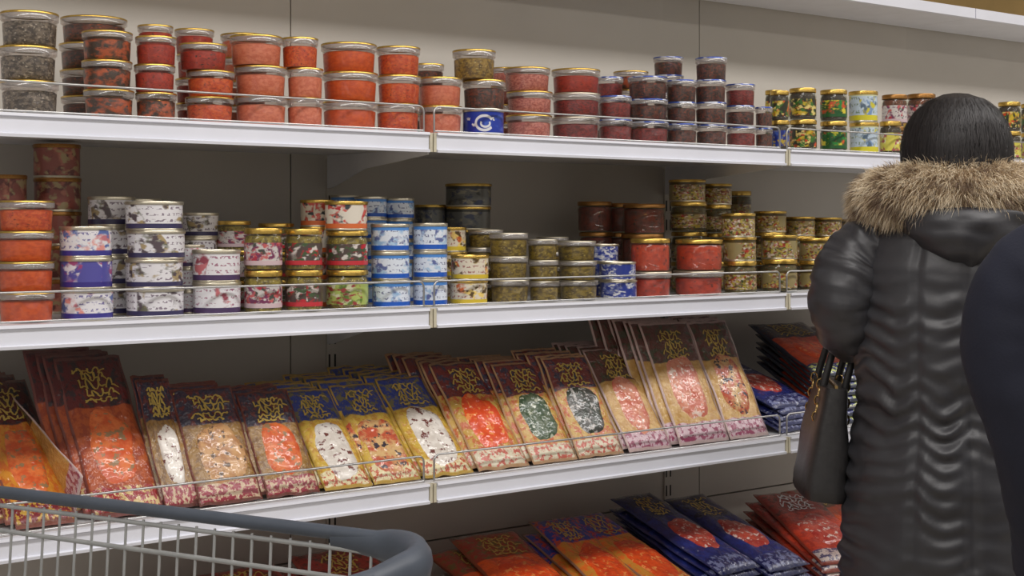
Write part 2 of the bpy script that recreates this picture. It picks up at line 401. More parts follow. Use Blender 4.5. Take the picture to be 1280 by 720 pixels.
# ------------------------------------------------------------------ containers (unit: 1 wide, 1 tall)
U = {}
U['cup'] = lathe([(0, 0.004), (0.43, 0.004), (0.452, 0.03), (0.476, 0.80), (0.486, 0.82), (0.492, 0.90), (0.492, 0.925)])
U['cup_fill'] = lathe([(0, 0.02), (0.43, 0.02), (0.446, 0.05), (0.464, 0.66), (0.43, 0.70), (0.25, 0.715), (0, 0.72)], 24)
U['tub_lid'] = lathe([(0.484, 0.76), (0.5, 0.77), (0.502, 0.955), (0.488, 0.972), (0.455, 0.972), (0.44, 0.94), (0, 0.94)])
U['lid_foil'] = lathe([(0.484, 0.925), (0.504, 0.935), (0.504, 0.982), (0.49, 1.0), (0.465, 1.0), (0.452, 0.975), (0, 0.972)])
U['tin_body'] = lathe([(0, 0.02), (0.44, 0.02), (0.455, 0.0), (0.48, 0.0), (0.488, 0.035), (0.478, 0.06), (0.478, 0.90), (0.485, 0.92)])
U['tin_label'] = lathe([(0.4805, 0.07), (0.4805, 0.885)], 28, 40, True)
U['tin_lid'] = lathe([(0.483, 0.88), (0.497, 0.89), (0.5, 0.965), (0.49, 1.0), (0.468, 1.0), (0.455, 0.95), (0.40, 0.955), (0.38, 0.968), (0, 0.968)])
U['jar_glass'] = lathe([(0, 0.02), (0.40, 0.012), (0.455, 0.0), (0.487, 0.03), (0.492, 0.09), (0.478, 0.12), (0.478, 0.66), (0.492, 0.70), (0.485, 0.76), (0.452, 0.83), (0.442, 0.88)])
U['jar_fill'] = lathe([(0, 0.04), (0.44, 0.04), (0.455, 0.1), (0.455, 0.74), (0.42, 0.82), (0.2, 0.84), (0, 0.84)], 24)
U['jar_label'] = lathe([(0.4815, 0.13), (0.4815, 0.655)], 28, 40, True)
U['jar_lid'] = lathe([(0.465, 0.86), (0.478, 0.865), (0.482, 0.965), (0.468, 0.993), (0.44, 1.0), (0.40, 0.985), (0, 0.985)])
# emblem of the blue label: a white swirl, wrapped on the can
def swirl():
    v = []; f = []
    def ribbon(pts, wd):
        n = len(v)
        for i, (a, z) in enumerate(pts):
            a2, z2 = pts[min(i+1, len(pts)-1)]; a1, z1 = pts[max(i-1, 0)]
            tx, tz = a2-a1, z2-z1; l = math.hypot(tx, tz) or 1
            for s in (-1, 1):
                aa = a-s*tz/l*wd; zz = z+s*tx/l*wd*0.9
                v.append((0.4835*math.cos(aa), 0.4835*math.sin(aa), zz))
        for i in range(len(pts)-1): f.append([n+2*i, n+2*i+1, n+2*i+3, n+2*i+2])
    ribbon([(0.42*math.cos(t), 0.47+0.26*math.sin(t)) for t in [0.5+5.2*i/24 for i in range(25)]], 0.055)
    ribbon([(0.22*math.cos(t)+0.05, 0.45+0.12*math.sin(t)) for t in [2.6+4.2*i/16 for i in range(17)]], 0.045)
    ribbon([(0.40+0.10*i/6, 0.62+0.03*math.sin(i)) for i in range(7)], 0.05)
    ribbon([(-0.62+0.20*i/8, 0.40+0.04*math.sin(i*1.7)) for i in range(9)], 0.035)
    ribbon([(-0.95+0.22*i/8, 0.62+0.05*math.sin(i*1.9)) for i in range(9)], 0.03)
    return mesh(v, f, 180)
U['emblem'] = swirl()
for k, m_ in U.items(): m_.name = k
KINDS = {   # type key: (shape, contents, lid/foil, label, object name, words)
 'roe': ('tub', 'orange_roe', 'gold_lid', None, 'roe_tub', 'bright orange roe tub with gold lid'),
 'deep': ('tub', 'deep_orange_roe', 'gold_lid', None, 'roe_tub', 'deep orange roe tub with gold lid'),
 'salmon': ('tub', 'pink_salmon', 'gold_lid', None, 'salmon_tub', 'salmon-pink spread tub with gold lid'),
 'pale': ('tub', 'pale_pink', 'gold_lid', None, 'shrimp_tub', 'pale pink tub with gold lid'),
 'redsal': ('tub', 'red_salmon', 'gold_lid', None, 'salmon_tub', 'red tub with gold lid'),
 'crimson': ('tub', 'crimson', 'tin_lid', None, 'salad_tub', 'crimson tub with silvery lid'),
 'mixed': ('tub', 'orange_dark', 'gold_lid', None, 'salad_tub', 'orange and dark tub with gold lid'),
 'herring': ('tub', 'herring', 'gold_lid', None, 'herring_tub', 'grey herring tub with gold lid'),
 'mussel': ('tub', 'mussel', 'gold_lid', None, 'mussel_tub', 'yellow-brown mussel tub with gold lid'),
 'dark': ('tub', 'dark_seaweed', 'gold_lid', None, 'seaweed_tub', 'dark brown tub with gold lid'),
 'maroon': ('tub', 'crimson', 'blue_lid', None, 'salad_tub', 'maroon tub with blue-rimmed lid'),
 'seaweed': ('tub', 'dark_seaweed', 'blue_lid', None, 'seaweed_tub', 'dark seaweed tub with blue lid'),
 'olive': ('tub', 'olive_brine', 'tin_lid', None, 'olive_tub', 'olive-green tub with pale lid'),
 'redtub': ('tub', 'red_sauce', 'tin_lid', None, 'sauce_tub', 'red sauce tub with pale lid'),
 'royal': ('tin', None, 'tin_lid', 'label_royal', 'fish_can', 'royal blue can with white swirl emblem'),
 'wblue': ('tin', None, 'tin_lid', 'label_white_blue', 'fish_can', 'white can with blue bottom band'),
 'violet': ('tin', None, 'tin_lid', 'label_violet', 'fish_can', 'violet-blue labelled can'),
 'fish': ('tin', None, 'tin_lid', 'label_fish_white', 'fish_can', 'white fish-picture can with dark band'),
 'squid': ('tin', None, 'tin_lid', 'label_squid_white', 'squid_can', 'white and plum labelled can'),
 'sky': ('tin', None, 'tin_lid', 'label_sky_blue', 'fish_can', 'pale blue can with blue bands'),
 'ywhite': ('tin', None, 'gold_lid', 'label_yellow_white', 'fish_can', 'white can with yellow bottom band'),
 'salad': ('tin', None, 'gold_lid', 'label_salad', 'salad_can', 'white can with red salad picture'),
 'pinkcan': ('tin', None, 'bronze_lid', 'label_pink_fish', 'fish_can', 'dusky pink can with bronze lid'),
 'darkcan': ('tin', None, 'gold_lid', 'label_dark_fish', 'fish_can', 'dark olive can with gold lid'),
 'bsilver': ('tin', None, 'tin_lid', 'label_blue_silver', 'fish_can', 'blue can with silver pattern'),
 'garden': ('tin', None, 'gold_lid', 'label_garden', 'vegetable_can', 'vegetable-picture can with gold lid'),
 'lemon': ('tin', None, 'gold_lid', 'label_lemon', 'fruit_can', 'pale blue and yellow fruit can'),
 'berry': ('jar', 'olive_brine', 'gold_lid', 'label_berry', 'pickle_jar', 'olive jar with white berry label'),
 'rberry': ('jar', 'olive_brine', 'gold_lid', 'label_red_berry', 'pickle_jar', 'olive jar with red label'),
 'lime': ('jar', 'olive_brine', 'gold_lid', 'label_lime', 'pickle_jar', 'olive jar with lime label'),
 'redjar': ('jar', 'red_sauce', 'gold_lid', None, 'sauce_jar', 'red sauce jar with gold lid'),
 'darkjar': ('jar', 'tomato_dark', 'bronze_lid', None, 'sauce_jar', 'dark red jar with bronze lid'),
 'gjar': ('jar', 'green_mix', 'gold_lid', 'label_garden', 'vegetable_jar', 'green jar with vegetable label'),
 'fruit': ('jar', 'black_jar', 'gold_lid', 'label_fruit_dark', 'fruit_jar', 'dark jar with fruit label'),
 'fgreen': ('jar', 'black_jar', 'gold_lid', 'label_fruit_green', 'fruit_jar', 'dark jar with green fruit label'),
 'bgold': ('jar', 'black_jar', 'gold_lid', 'label_blue_gold', 'fruit_jar', 'dark jar with blue label'),
 'yprint': ('jar', 'black_jar', 'gold_lid', 'label_yellow_print', 'fruit_jar', 'dark jar with yellow label'),
 'brown': ('jar', 'brown_jar', 'bronze_lid', 'label_berry', 'honey_jar', 'brown jar with bronze lid'),
}
WEIGHT = {'tub': 1.0, 'tin': 0.95, 'jar': 1.3}
BANDH = {'jar': 1.0}
def container(key, loc, dia, h, label, rz):
    shape, fill, lid, lab, name, words = KINDS[key]
    r = thing(name, label, {'tub': 'tub', 'tin': 'can', 'jar': 'jar'}[shape], loc, rz, scale=(dia, dia, h))
    if shape == 'tub':
        link('contents', U['cup_fill'], M[fill], r); link('cup', U['cup'], M['clear_plastic'], r)
        l = link('lid', U['tub_lid'], M['clear_rim'], r); link('lid_foil', U['lid_foil'], M[lid], l)
    elif shape == 'tin':
        link('can_body', U['tin_body'], M['tin_lid'], r); s = link('label_sleeve', U['tin_label'], M[lab], r)
        link('lid', U['tin_lid'], M[lid], r)
        if key == 'royal': link('emblem', U['emblem'], M['script_white'], s)
    else:
        link('contents', U['jar_fill'], M[fill], r); link('glass', U['jar_glass'], M['jar_glass'], r)
        if lab: link('label_sleeve', U['jar_label'], M[lab], r)
        link('lid', U['jar_lid'], M[lid], r)
    return r
TIER = {1: ['alone'], 2: ['lower', 'upper'], 3: ['bottom', 'middle', 'top'], 4: ['bottom', 'second', 'third', 'top'],
        5: ['bottom', 'second', 'middle', 'fourth', 'top'], 6: ['bottom', 'second', 'third', 'fourth', 'fifth', 'top']}
SHN = {1: 'upper shelf', 2: 'can shelf'}
placed = []
def _w(l): return len(l.replace('-', ' ').split())
def stack(sh, px, wpx, ytop, tiers, where, back=None, shift=None):
    """px, wpx, ytop: middle, width and lid height measured in the photograph; back: distance of the axis behind the front edge."""
    y = 0.08 if back is None else back
    for _ in range(3):
        x, dep = at_row(px, y)
        dia = wpx*dep*math.cos(math.atan((px-640)/FPX))/FPX
        if back is None: y = 0.014+dia/2
    zt = zof(ytop, dep); z = SH[sh]+0.0004
    wts = [WEIGHT[KINDS[k][0]] for k in tiers]; tot = zt-z
    n = len(tiers)
    for i, k in enumerate(tiers):
        h = tot*wts[i]/sum(wts)
        jx = rnd.uniform(-0.003, 0.003) if i else 0
        jy = rnd.uniform(-0.001, 0.004) if i else 0
        if shift and i in shift: jx += shift[i]
        rz = rnd.uniform(0, 2*PI) if k != 'royal' else -PI/2-0.55
        t = TIER[n][i]
        lab = KINDS[k][5]+', '+(t+' in ' if n > 1 else 'alone as ')+where+', '+SHN[sh]
        lab = lab.replace('alone as ', 'standing ') if n == 1 else lab
        if _w(lab) > 16: lab = lab.replace(', '+SHN[sh], '')
        container(k, (x+jx, y+jy, z), dia*(1.0 if KINDS[k][0] == 'tub' else 0.985), h, lab, rz)
        z += h
    placed.append((sh, x, y, dia, where))

# ---- upper shelf, front row
o1 = ['first', 'second', 'third', 'fourth', 'fifth', 'sixth', 'seventh', 'eighth', 'ninth', 'tenth', 'eleventh', 'twelfth', 'thirteenth',
      'fourteenth', 'fifteenth', 'sixteenth', 'seventeenth', 'eighteenth', 'nineteenth', 'twentieth', 'twenty-first', 'twenty-second', 'twenty-third', 'twenty-fourth', 'twenty-fifth']
F1 = [(37, 74, 17, ['herring']*3), (136, 64, 41, ['mixed']*3), (195, 52, 47, ['mixed', 'redsal', 'redsal']), (262, 61, 57, ['deep', 'deep', 'redsal']),
      (326, 66, 47, ['salmon']*3), (381, 46, 49, ['salmon', 'salmon', 'deep']), (437, 70, 56, ['roe']*3), (497, 55, 60, ['deep']*3),
      (550, 56, 98, ['salmon']*2), (604, 54, 65, ['royal', 'dark', 'mussel']), (661, 58, 86, ['pale']*3), (719, 61, 88, ['crimson', 'crimson', 'redsal']),
      (769, 43, 121, ['maroon']*2), (811, 50, 97, ['maroon', 'seaweed', 'seaweed']), (852, 39, 101, ['seaweed']*3), (889, 40, 73, ['seaweed']*4),
      (926, 38, 106, ['maroon', 'seaweed', 'maroon']), (955, 22, 134, ['seaweed']*2)]
i = 0
for (px, wp, yt, tr) in F1:
    sh_ = {2: -0.022} if px == 604 else ({2: -0.01} if px in (262, 326, 381) else None)
    stack(1, px, wp, yt, tr, o1[i]+' front stack from left', shift=sh_); i += 1
J1 = [(975, 25, 114, ['bgold', 'fruit']), (1004, 36, 111, ['fruit', 'fruit']), (1042, 36, 113, ['fgreen', 'fgreen']), (1080, 38, 115, ['lemon', 'lemon']),
      (1113, 29, 152, ['yprint']), (1141, 26, 154, ['fruit'])]
for q, (px, wp, yt, tr) in enumerate(J1):
    stack(1, px, wp, yt, tr, o1[q]+' jar column past seaweed tubs')
# ---- upper shelf, behind
B1 = [(118, 84, 24, ['dark']*4, 'stack behind the orange and dark tubs', 0.165), (194, 45, 33, ['redsal']*4, 'rear stack behind the third', 0.15),
      (245, 50, 38, ['redsal']*4, 'rear stack behind the fourth', 0.165), (305, 60, 44, ['salmon']*4, 'rear stack behind the fifth', 0.165),
      (536, 40, 81, ['dark']*3, 'rear stack between ninth and tenth', 0.17), (634, 44, 86, ['pale']*4, 'rear stack behind the eleventh', 0.16),
      (762, 36, 97, ['maroon']*3, 'rear stack behind the thirteenth', 0.15), (790, 44, 90, ['mixed']*4, 'rear stack behind the fourteenth', 0.165),
      (836, 38, 72, ['seaweed']*5, 'rear stack behind the fifteenth', 0.145), 
      (1118, 34, 119, ['brown', 'brown'], 'rear jar column left of the woman', 0.15), (1152, 38, 118, ['brown', 'brown'], 'rear jar column at the woman\'s head', 0.14),
      (968, 24, 113, ['fruit', 'fruit'], 'rear jar column beside the blue label', 0.15)]
for (px, wp, yt, tr, wh, bk) in B1: stack(1, px, wp, yt, tr, wh, bk)
for q, (px, yt) in enumerate(((1262, 128), (1290, 130))):
    stack(1, px, 30, yt, ['yprint', 'fruit'], ['jar column just right of the woman\'s hair', 'last jar column at the right edge'][q])

# ---- can shelf, front row
F2 = [(33, 72, 251, ['roe', 'roe', 'roe', 'deep']), (109, 69, 283, ['wblue', 'violet', 'wblue']), (194, 76, 252, ['fish']*4), (271, 63, 312, ['squid']*2),
      (329, 51, 285, ['berry']*2), (380, 50, 286, ['rberry']*2), (434, 56, 252, ['lime', 'rberry', 'salad']),
      (489, 50, 280, ['sky']*3), (538, 45, 279, ['sky']*3), (586, 49, 319, ['ywhite']*2), (637, 49, 291, ['olive']*3), (680, 38, 299, ['olive']*3),
      (723, 49, 301, ['olive']*3), (773, 48, 327, ['bsilver']*2), (813, 53, 298, ['redtub', 'redjar']), (873, 63, 299, ['redtub', 'redjar']),
      (925, 44, 267, ['gjar', 'garden', 'garden']), (974, 48, 294, ['gjar', 'garden']), (1020, 46, 298, ['gjar', 'garden'])]
i = 0
for (px, wp, yt, tr) in F2:
    stack(2, px, wp, yt, tr, o1[i]+' front stack from left'); i += 1
B2 = [(73, 62, 181, ['pinkcan']*5, 'tall rear stack behind the roe tubs', 0.27), (8, 56, 219, ['pinkcan']*4, 'rear stack at the left edge', 0.25),
      (140, 62, 246, ['fish']*4, 'rear stack left of the fish cans', 0.17), (176, 54, 249, ['fish']*4, 'far rear fish-can stack', 0.26),
      (249, 50, 266, ['fish']*4, 'rear stack behind the plum cans', 0.18), (237, 40, 306, ['squid']*3, 'second row beside the plum cans', 0.125),
      (293, 46, 276, ['berry']*3, 'rear stack behind the berry jars', 0.16), (345, 48, 279, ['rberry']*3, 'rear stack between the berry jars', 0.17),
      (397, 44, 250, ['salad']*4, 'rear stack behind the salad can', 0.13),
      (463, 42, 246, ['sky']*5, 'left rear stack of the blue cans', 0.21), (499, 38, 248, ['sky']*5, 'right rear stack of the blue cans', 0.20),
      (432, 40, 244, ['sky']*5, 'farthest rear stack of blue cans', 0.29), (565, 38, 284, ['ywhite']*3, 'rear stack behind yellow-band cans', 0.155),
      (585, 60, 230, ['darkcan']*5, 'tall dark rear stack', 0.25), (538, 40, 256, ['darkcan']*4, 'dark rear stack beside the blue cans', 0.29),
      (607, 44, 287, ['olive']*4, 'rear stack behind the olive tubs', 0.14), (692, 40, 296, ['olive']*4, 'second rear olive stack', 0.17),
      (757, 36, 305, ['bsilver']*3, 'rear stack behind the patterned cans', 0.13),
      (745, 46, 252, ['darkjar']*3, 'left rear jar stack', 0.27), (804, 56, 255, ['darkjar']*3, 'right rear jar stack', 0.17), (777, 46, 254, ['darkjar']*3, 'middle rear jar stack', 0.27),
      (861, 48, 225, ['gjar', 'gjar', 'gjar', 'garden'], 'first tall rear stack', 0.18), (896, 40, 230, ['gjar', 'gjar', 'gjar', 'garden'], 'second tall rear stack', 0.2),
      (925, 34, 239, ['gjar', 'gjar', 'gjar'], 'far rear stack by the wall', 0.30),
      (962, 42, 264, ['gjar', 'gjar', 'garden'], 'rear stack behind the eighteenth', 0.15), (1001, 40, 271, ['gjar', 'gjar', 'garden'], 'rear stack behind the nineteenth', 0.15),
      (1036, 38, 272, ['gjar', 'gjar', 'garden'], 'rear stack near the sleeve', 0.14), (1056, 34, 299, ['gjar', 'garden'], 'stack touching the sleeve', 0.05),
      (1070, 36, 274, ['gjar', 'gjar', 'garden'], 'rear stack half behind the sleeve', 0.14)]
for (px, wp, yt, tr, wh, bk) in B2: stack(2, px, wp, yt, tr, wh, bk)

# ------------------------------------------------------------------ vacuum packs
def pack_meshes(wd, L, t, seed, fil):
    """pouch (uv-mapped crumpled bag), fillet bulge, gold script: origin at bottom middle, x across, y up along, z towards viewer"""
    nx, ny = 14, 22; off = Vector((seed*3.1, seed*1.7, 0))
    def H(u, v):
        e = min(u, 1-u)*wd; f = min(v, 1-v)*L
        k = min(1, e/0.018)*min(1, f/0.016); k = k*k*(3-2*k)
        n = noise.noise(Vector((u*3, v*4.5, 0))+off)*0.35+noise.noise(Vector((u*9, v*13, 3))+off)*0.18
        return 0.0012+t*k*(0.75+n)*(1-0.35*max(0, (v-0.62)/0.38))+0.0016*noise.noise(Vector((u*5, v*9, 9))+off)
    v = []; uv = []; f = []
    for side in (0, 1):
        for j in range(ny+1):
            for i in range(nx+1):
                a, b = i/nx, j/ny
                wob = 0.004*noise.noise(Vector((b*4, seed, side*0)))
                z = H(a, b) if side == 0 else -0.0005
                v.append(((a-0.5)*wd+wob, b*L+0.004*noise.noise(Vector((a*4, seed+9, 0))), z)); uv.append((a, b))
    st = nx+1; N = st*(ny+1)
    for j in range(ny):
        for i in range(nx):
            q = j*st+i; f.append([q, q+1, q+st+1, q+st]); f.append([N+q, N+q+st, N+q+st+1, N+q+1])
    for i in range(nx): f.append([i, N+i, N+i+1, i+1]); q = ny*st+i; f.append([q, q+1, N+q+1, N+q])
    for j in range(ny): q = j*st; f.append([q, q+st, N+q+st, N+q]); q += nx; f.append([q, N+q, N+q+st, q+st])
    pouch = mesh(v, f, 180, uv)
    cx, cy, rx, ry = fil
    fv = [(((cx-0.5)*wd), cy*L, H(cx, cy)+0.005)]; ff = []
    R, SG = 6, 26
    for k in range(1, R+1):
        for s in range(SG):
            a = 2*PI*s/SG; rr = k/R; wob = 1+0.22*noise.noise(Vector((math.cos(a)*1.5, math.sin(a)*1.5, seed)))
            ca, sa = math.cos(a), math.sin(a)
            sq = 1/(abs(ca)**2.6+abs(sa)**2.6)**(1/2.6)
            uu = cx+rx*rr*ca*sq*wob; vv = cy+ry*rr*sa*sq*wob
            z = H(min(.98, max(.02, uu)), min(.98, max(.02, vv)))+0.005*math.sqrt(max(0, 1-rr*rr))+0.0012*noise.noise(Vector((uu*14, vv*20, seed)))
            if k == R: z -= 0.003
            fv.append(((uu-0.5)*wd, vv*L, z))
    for s in range(SG): ff.append([0, 1+s, 1+(s+1) % SG])
    for k in range(1, R):
        for s in range(SG):
            a = 1+(k-1)*SG+s; b = 1+(k-1)*SG+(s+1) % SG; ff.append([a, a+SG, b+SG, b])
    fillet = mesh(fv, ff, 180)
    sv = []; sf = []
    r2 = random.Random(seed*13+5)
    for row, (vy, hh) in enumerate(((0.90, 0.022), (0.855, 0.034), (0.80, 0.038), (0.745, 0.030), (0.70, 0.018))):
        n = len(sv); x0 = 0.20+r2.uniform(0, .16); x1 = 0.80+r2.uniform(-.16, .06); K = 44; ph = r2.uniform(0, 6); lw = 0.0012
        pts = []
        for k in range(K+1):
            s = k/K
            uu = x0+(x1-x0)*s+0.022*math.sin(s*38+ph); vv = vy+hh*0.8*math.sin(s*23+ph*1.3)*(0.75+0.9*noise.noise(Vector((s*5, seed, row))))+0.4*hh*math.sin(s*47+ph)
            pts.append(Vector(((uu-0.5)*wd, vv*L, H(uu, min(.97, vv))+0.0012)))
        for k in range(K+1):
            d = (pts[min(k+1, K)]-pts[max(k-1, 0)]).normalized(); nn = Vector((-d.y, d.x, 0))
            w_ = lw*(0.7+0.9*abs(math.sin(k*0.7+ph)))
            sv += [pts[k]+nn*w_, pts[k]-nn*w_]
        for k in range(K): sf.append([n+2*k, n+2*k+1, n+2*k+3, n+2*k+2])
    script = mesh(sv, sf, 180)
    return pouch, fillet, script
def pack(name, label, meshes, mats, loc, tilt, yaw=0.0, roll=0.0, group=None):
    r = link(name, None, loc=loc); r.rotation_mode = 'XYZ'
    r.rotation_euler = (tilt, roll, yaw); tag(r, label, 'food pack', group)
    p = link('pouch', meshes[0], M[mats[0]], r)
    if mats[1]: link('fish_fillet', meshes[1], M[mats[1]], r)
    link('lettering', meshes[2], M[mats[2]], p)
    return r
seedc = [1]
def pile(sh, BL, BR, TL, n, mats, what, where, t=0.009, fil=(0.5, 0.40, 0.33, 0.24), yaw=0.0, y0=0.022, zlift=0.0, roll=0.0, step=0.0125, sx=-0.012, name='fish_pack'):
    """front pack of a leaning pile from its corners; the others stand behind it, each shifted a little"""
    xl, dl = at_row(BL[0], y0); xr, dr = at_row(BR, y0)
    wd = (xr-xl)/math.cos(yaw); zb = SH[sh]+0.004+zlift
    # top corner: same x as the bottom left one -> distance and height
    dy, dx = ray(TL[0]); y1 = xl/dx*dy+CY; dep = xl/dx; z1 = zof(TL[1], dep)
    L = math.hypot(y1-y0, z1-zb); tilt = math.atan2(z1-zb, y1-y0)
    L = max(0.15, min(0.36, L))
    seed = seedc[0]; seedc[0] += 1
    ms = pack_meshes(wd, L, t, seed, fil)
    for k in range(n):
        # k = 0 is the front one; the rest step back along the shelf depth
        ex = xl+wd/2+k*sx+(rnd.uniform(-.006, .006) if k else 0)
        ey = y0+k*step/math.sin(tilt); ez = zb+k*0.0015+(0.0 if k == 0 else rnd.uniform(0, .004))
        tl = min(tilt+k*0.012, 1.45)
        lab = what+', '+(where if n == 1 else (['front of', 'second in', 'third in', 'fourth in', 'fifth in', 'sixth in', 'seventh in'][k]+' '+where))
        pack(name, lab, ms, mats, (ex, ey, ez), tl, yaw+(rnd.uniform(-.03, .03) if k else 0), roll)
    return xl, xr, wd, L, tilt
# third shelf, left to right (corners measured in the photograph)
pile(3, (20, 640), 96, (-40, 478), 5, ('film_amber', 'fillet_salmon', 'script_gold'), 'amber and dark red fish pack', 'the pile at the left edge', yaw=0.0, y0=0.03)
pile(3, (118, 622), 205, (66, 449), 4, ('film_crimson', 'fillet_salmon', 'script_gold'), 'large crimson fish pack with orange fillet', 'the pile behind the cart rim', y0=0.03)
pile(3, (207, 628), 250, (168, 476), 2, ('film_navy_red', 'fillet_pale', 'script_gold'), 'narrow pale fish pack', 'the gap beside the crimson pile', y0=0.035)
pile(3, (250, 626), 329, (211, 488), 3, ('film_navy_red', 'fillet_beige', 'script_gold'), 'dark-headed pack with beige fillet', 'the pile above the cart rim', fil=(0.52, 0.40, 0.38, 0.28))
pile(3, (334, 616), 400, (294, 492), 3, ('film_navy_red', 'fillet_salmon', 'script_gold'), 'dark-headed pack with round orange fillet', 'the pile left of the blue ones', fil=(0.5, 0.42, 0.38, 0.26))
pile(3, (407, 610), 466, (352, 490), 5, ('film_blue_gold', 'fillet_pale', 'script_gold'), 'blue and yellow pack with white pieces', 'the first blue-headed pile', fil=(0.54, 0.35, 0.40, 0.29))
pile(3, (468, 605), 526, (410, 483), 6, ('film_blue_gold', 'fillet_mosaic', 'script_gold'), 'blue and yellow seafood mix pack', 'the second blue-headed pile', fil=(0.52, 0.36, 0.42, 0.31))
pile(3, (532, 598), 592, (468, 474), 6, ('film_blue_gold', 'fillet_pale', 'script_gold'), 'blue and yellow pack with dark speckled pieces', 'the third blue-headed pile', fil=(0.52, 0.37, 0.41, 0.31))
pile(3, (599, 588), 662, (535, 456), 6, ('film_red_lime', 'fillet_orange', 'script_gold'), 'red-headed pack with bright orange fillet', 'the pile right of the blue ones', fil=(0.5, 0.40, 0.36, 0.28))
pile(3, (667, 578), 722, (613, 456), 5, ('film_red_lime', 'fillet_green', 'script_gold'), 'red-headed pack with green seaweed', 'the left seaweed pile', fil=(0.5, 0.44, 0.40, 0.24))
pile(3, (724, 568), 780, (675, 448), 5, ('film_red_lime', 'fillet_darkgreen', 'script_gold'), 'red-headed pack with dark green seaweed', 'the right seaweed pile', fil=(0.5, 0.45, 0.36, 0.27))
pile(3, (787, 558), 840, (727, 438), 5, ('film_rose', 'fillet_pink', 'script_gold'), 'pale-edged pack with narrow pink fillet', 'the low pile beside the tall packs', fil=(0.5, 0.44, 0.30, 0.30))
pile(3, (850, 553), 911, (797, 405), 7, ('film_rose', 'fillet_pink', 'script_gold'), 'tall rose-edged pack with broad pink fillet', 'the steep tall pile', fil=(0.5, 0.45, 0.35, 0.28), sx=-0.016)
pile(3, (913, 546), 961, (858, 403), 5, ('film_rose', 'fillet_mosaic', 'script_gold'), 'tall rose-edged pack with speckled fillet', 'the steep right pile', fil=(0.5, 0.45, 0.35, 0.28), sx=-0.006)
# one pack standing on its long edge between the two left piles
E1 = Vector((0.772, 0.020, 1.030)); E2 = Vector((0.728, 0.300, 1.152)); Yv = (E2-E1).normalized(); Xv = (Vector((0.03, 0, -1))-Yv*Vector((0.03, 0, -1)).dot(Yv)).normalized(); Zv = Xv.cross(Yv)
ed = pack('fish_pack', 'pink-edged pack standing on its long side between the two leftmost piles', pack_meshes(0.075, 0.30, 0.010, 77, (0.5, 0.4, 0.33, 0.24)), ('film_rose', 'fillet_pink', 'script_gold'), (0, 0, 0), 0)
ed.rotation_euler = Matrix((Xv, Yv, Zv)).transposed().to_euler(); ed.location = E1+Xv*0.036
# flat-lying dark blue packs towards the woman
def flat_pile(sh, x0, y0, n, wd, L, mats, what, where, tilt=0.25, dz=0.014, yaw=0.0, fil=(0.5, 0.42, 0.34, 0.2), zb=None, dy=0.004, t=0.013, sh_x=0.0, jy=0.05):
    seed = seedc[0]; seedc[0] += 1
    ms = pack_meshes(wd, L, t, seed, fil)
    for k in range(n):
        kk = n-1-k          # k = 0 lowest
        lab = what+', '+(['lowest', 'second', 'third', 'fourth', 'fifth', 'sixth', 'seventh', 'eighth', 'ninth'][k] if k < n-1 else 'topmost')+' in '+where
        pack('fish_pack', lab, ms, mats, (x0+sh_x*k+rnd.uniform(-.01, .01), y0+dy*k, (SH[sh]+0.003 if zb is None else zb)+k*dz), tilt+rnd.uniform(-.02, .02), yaw+rnd.uniform(-jy, jy))
xa, _ = at_row(975, 0.05)
flat_pile(3, xa+0.07, 0.04, 5, 0.17, 0.27, ('film_navy', 'fillet_red', 'script_white'), 'navy blue fish pack', 'the flat pile behind the rail joint', tilt=0.36, yaw=0.15)
flat_pile(3, xa+0.27, 0.045, 8, 0.19, 0.29, ('film_navy_orange', 'fillet_orange', 'script_gold'), 'navy and orange fish pack', 'the flat pile above the handbag', tilt=0.42, dz=0.017, yaw=-0.12)
flat_pile(3, xa+0.48, 0.045, 7, 0.19, 0.29, ('film_navy_orange', 'fillet_orange', 'script_gold'), 'navy and orange fish pack', 'the flat pile behind the woman', tilt=0.42, dz=0.017, yaw=0.06)
# bottom shelf
def low(px, n, wd, L, mats, what, where, tilt=0.30, **k):
    x, _ = at_row(px, 0.12); flat_pile(4, x, -0.06, n, wd, L, mats, what, where, tilt=tilt, dz=0.0168, dy=0.003, jy=0.09, **k)
low(240, 8, 0.19, 0.34, ('film_tomato', 'fillet_red', 'script_gold'), 'red fish pack', 'the leftmost low pile behind the cart')
low(345, 8, 0.19, 0.34, ('film_tomato', 'fillet_red', 'script_gold'), 'red fish pack', 'the low pile seen through the cart wires')
low(450, 8, 0.18, 0.34, ('film_tomato', 'fillet_orange', 'script_gold'), 'red and orange fish pack', 'the low pile behind the cart corner')
low(545, 4, 0.14, 0.32, ('film_navy', 'fillet_red', 'script_gold'), 'dark yellow-marked pack', 'the low pile right of the cart')
low(642, 7, 0.17, 0.35, ('film_orange', 'fillet_orange', 'script_gold'), 'orange fish pack', 'the orange pile on the bottom shelf', fil=(0.5, 0.36, 0.40, 0.30))
low(735, 7, 0.125, 0.36, ('film_blue_orange', 'fillet_orange', 'script_gold'), 'blue-headed orange pack', 'the left low blue and orange pile', fil=(0.5, 0.34, 0.38, 0.28))
low(797, 7, 0.125, 0.36, ('film_blue_orange', 'fillet_orange', 'script_gold'), 'blue-headed orange pack', 'the right low blue and orange pile', fil=(0.5, 0.34, 0.38, 0.28))
low(862, 8, 0.135, 0.38, ('film_navy', 'fillet_red', 'script_gold'), 'navy pack with gold script', 'the left navy pile on the bottom shelf')
low(928, 7, 0.135, 0.38, ('film_navy', 'fillet_red', 'script_gold'), 'navy pack with gold script', 'the right navy pile on the bottom shelf')
low(1000, 6, 0.17, 0.35, ('film_tomato', 'fillet_red', 'script_white'), 'tomato red fish pack', 'the bottom-shelf pile below the handbag', yaw=-0.22)
low(1072, 6, 0.17, 0.35, ('film_orange', 'fillet_orange', 'script_gold'), 'orange red fish pack', 'the bottom-shelf pile at the coat hem', yaw=0.12)

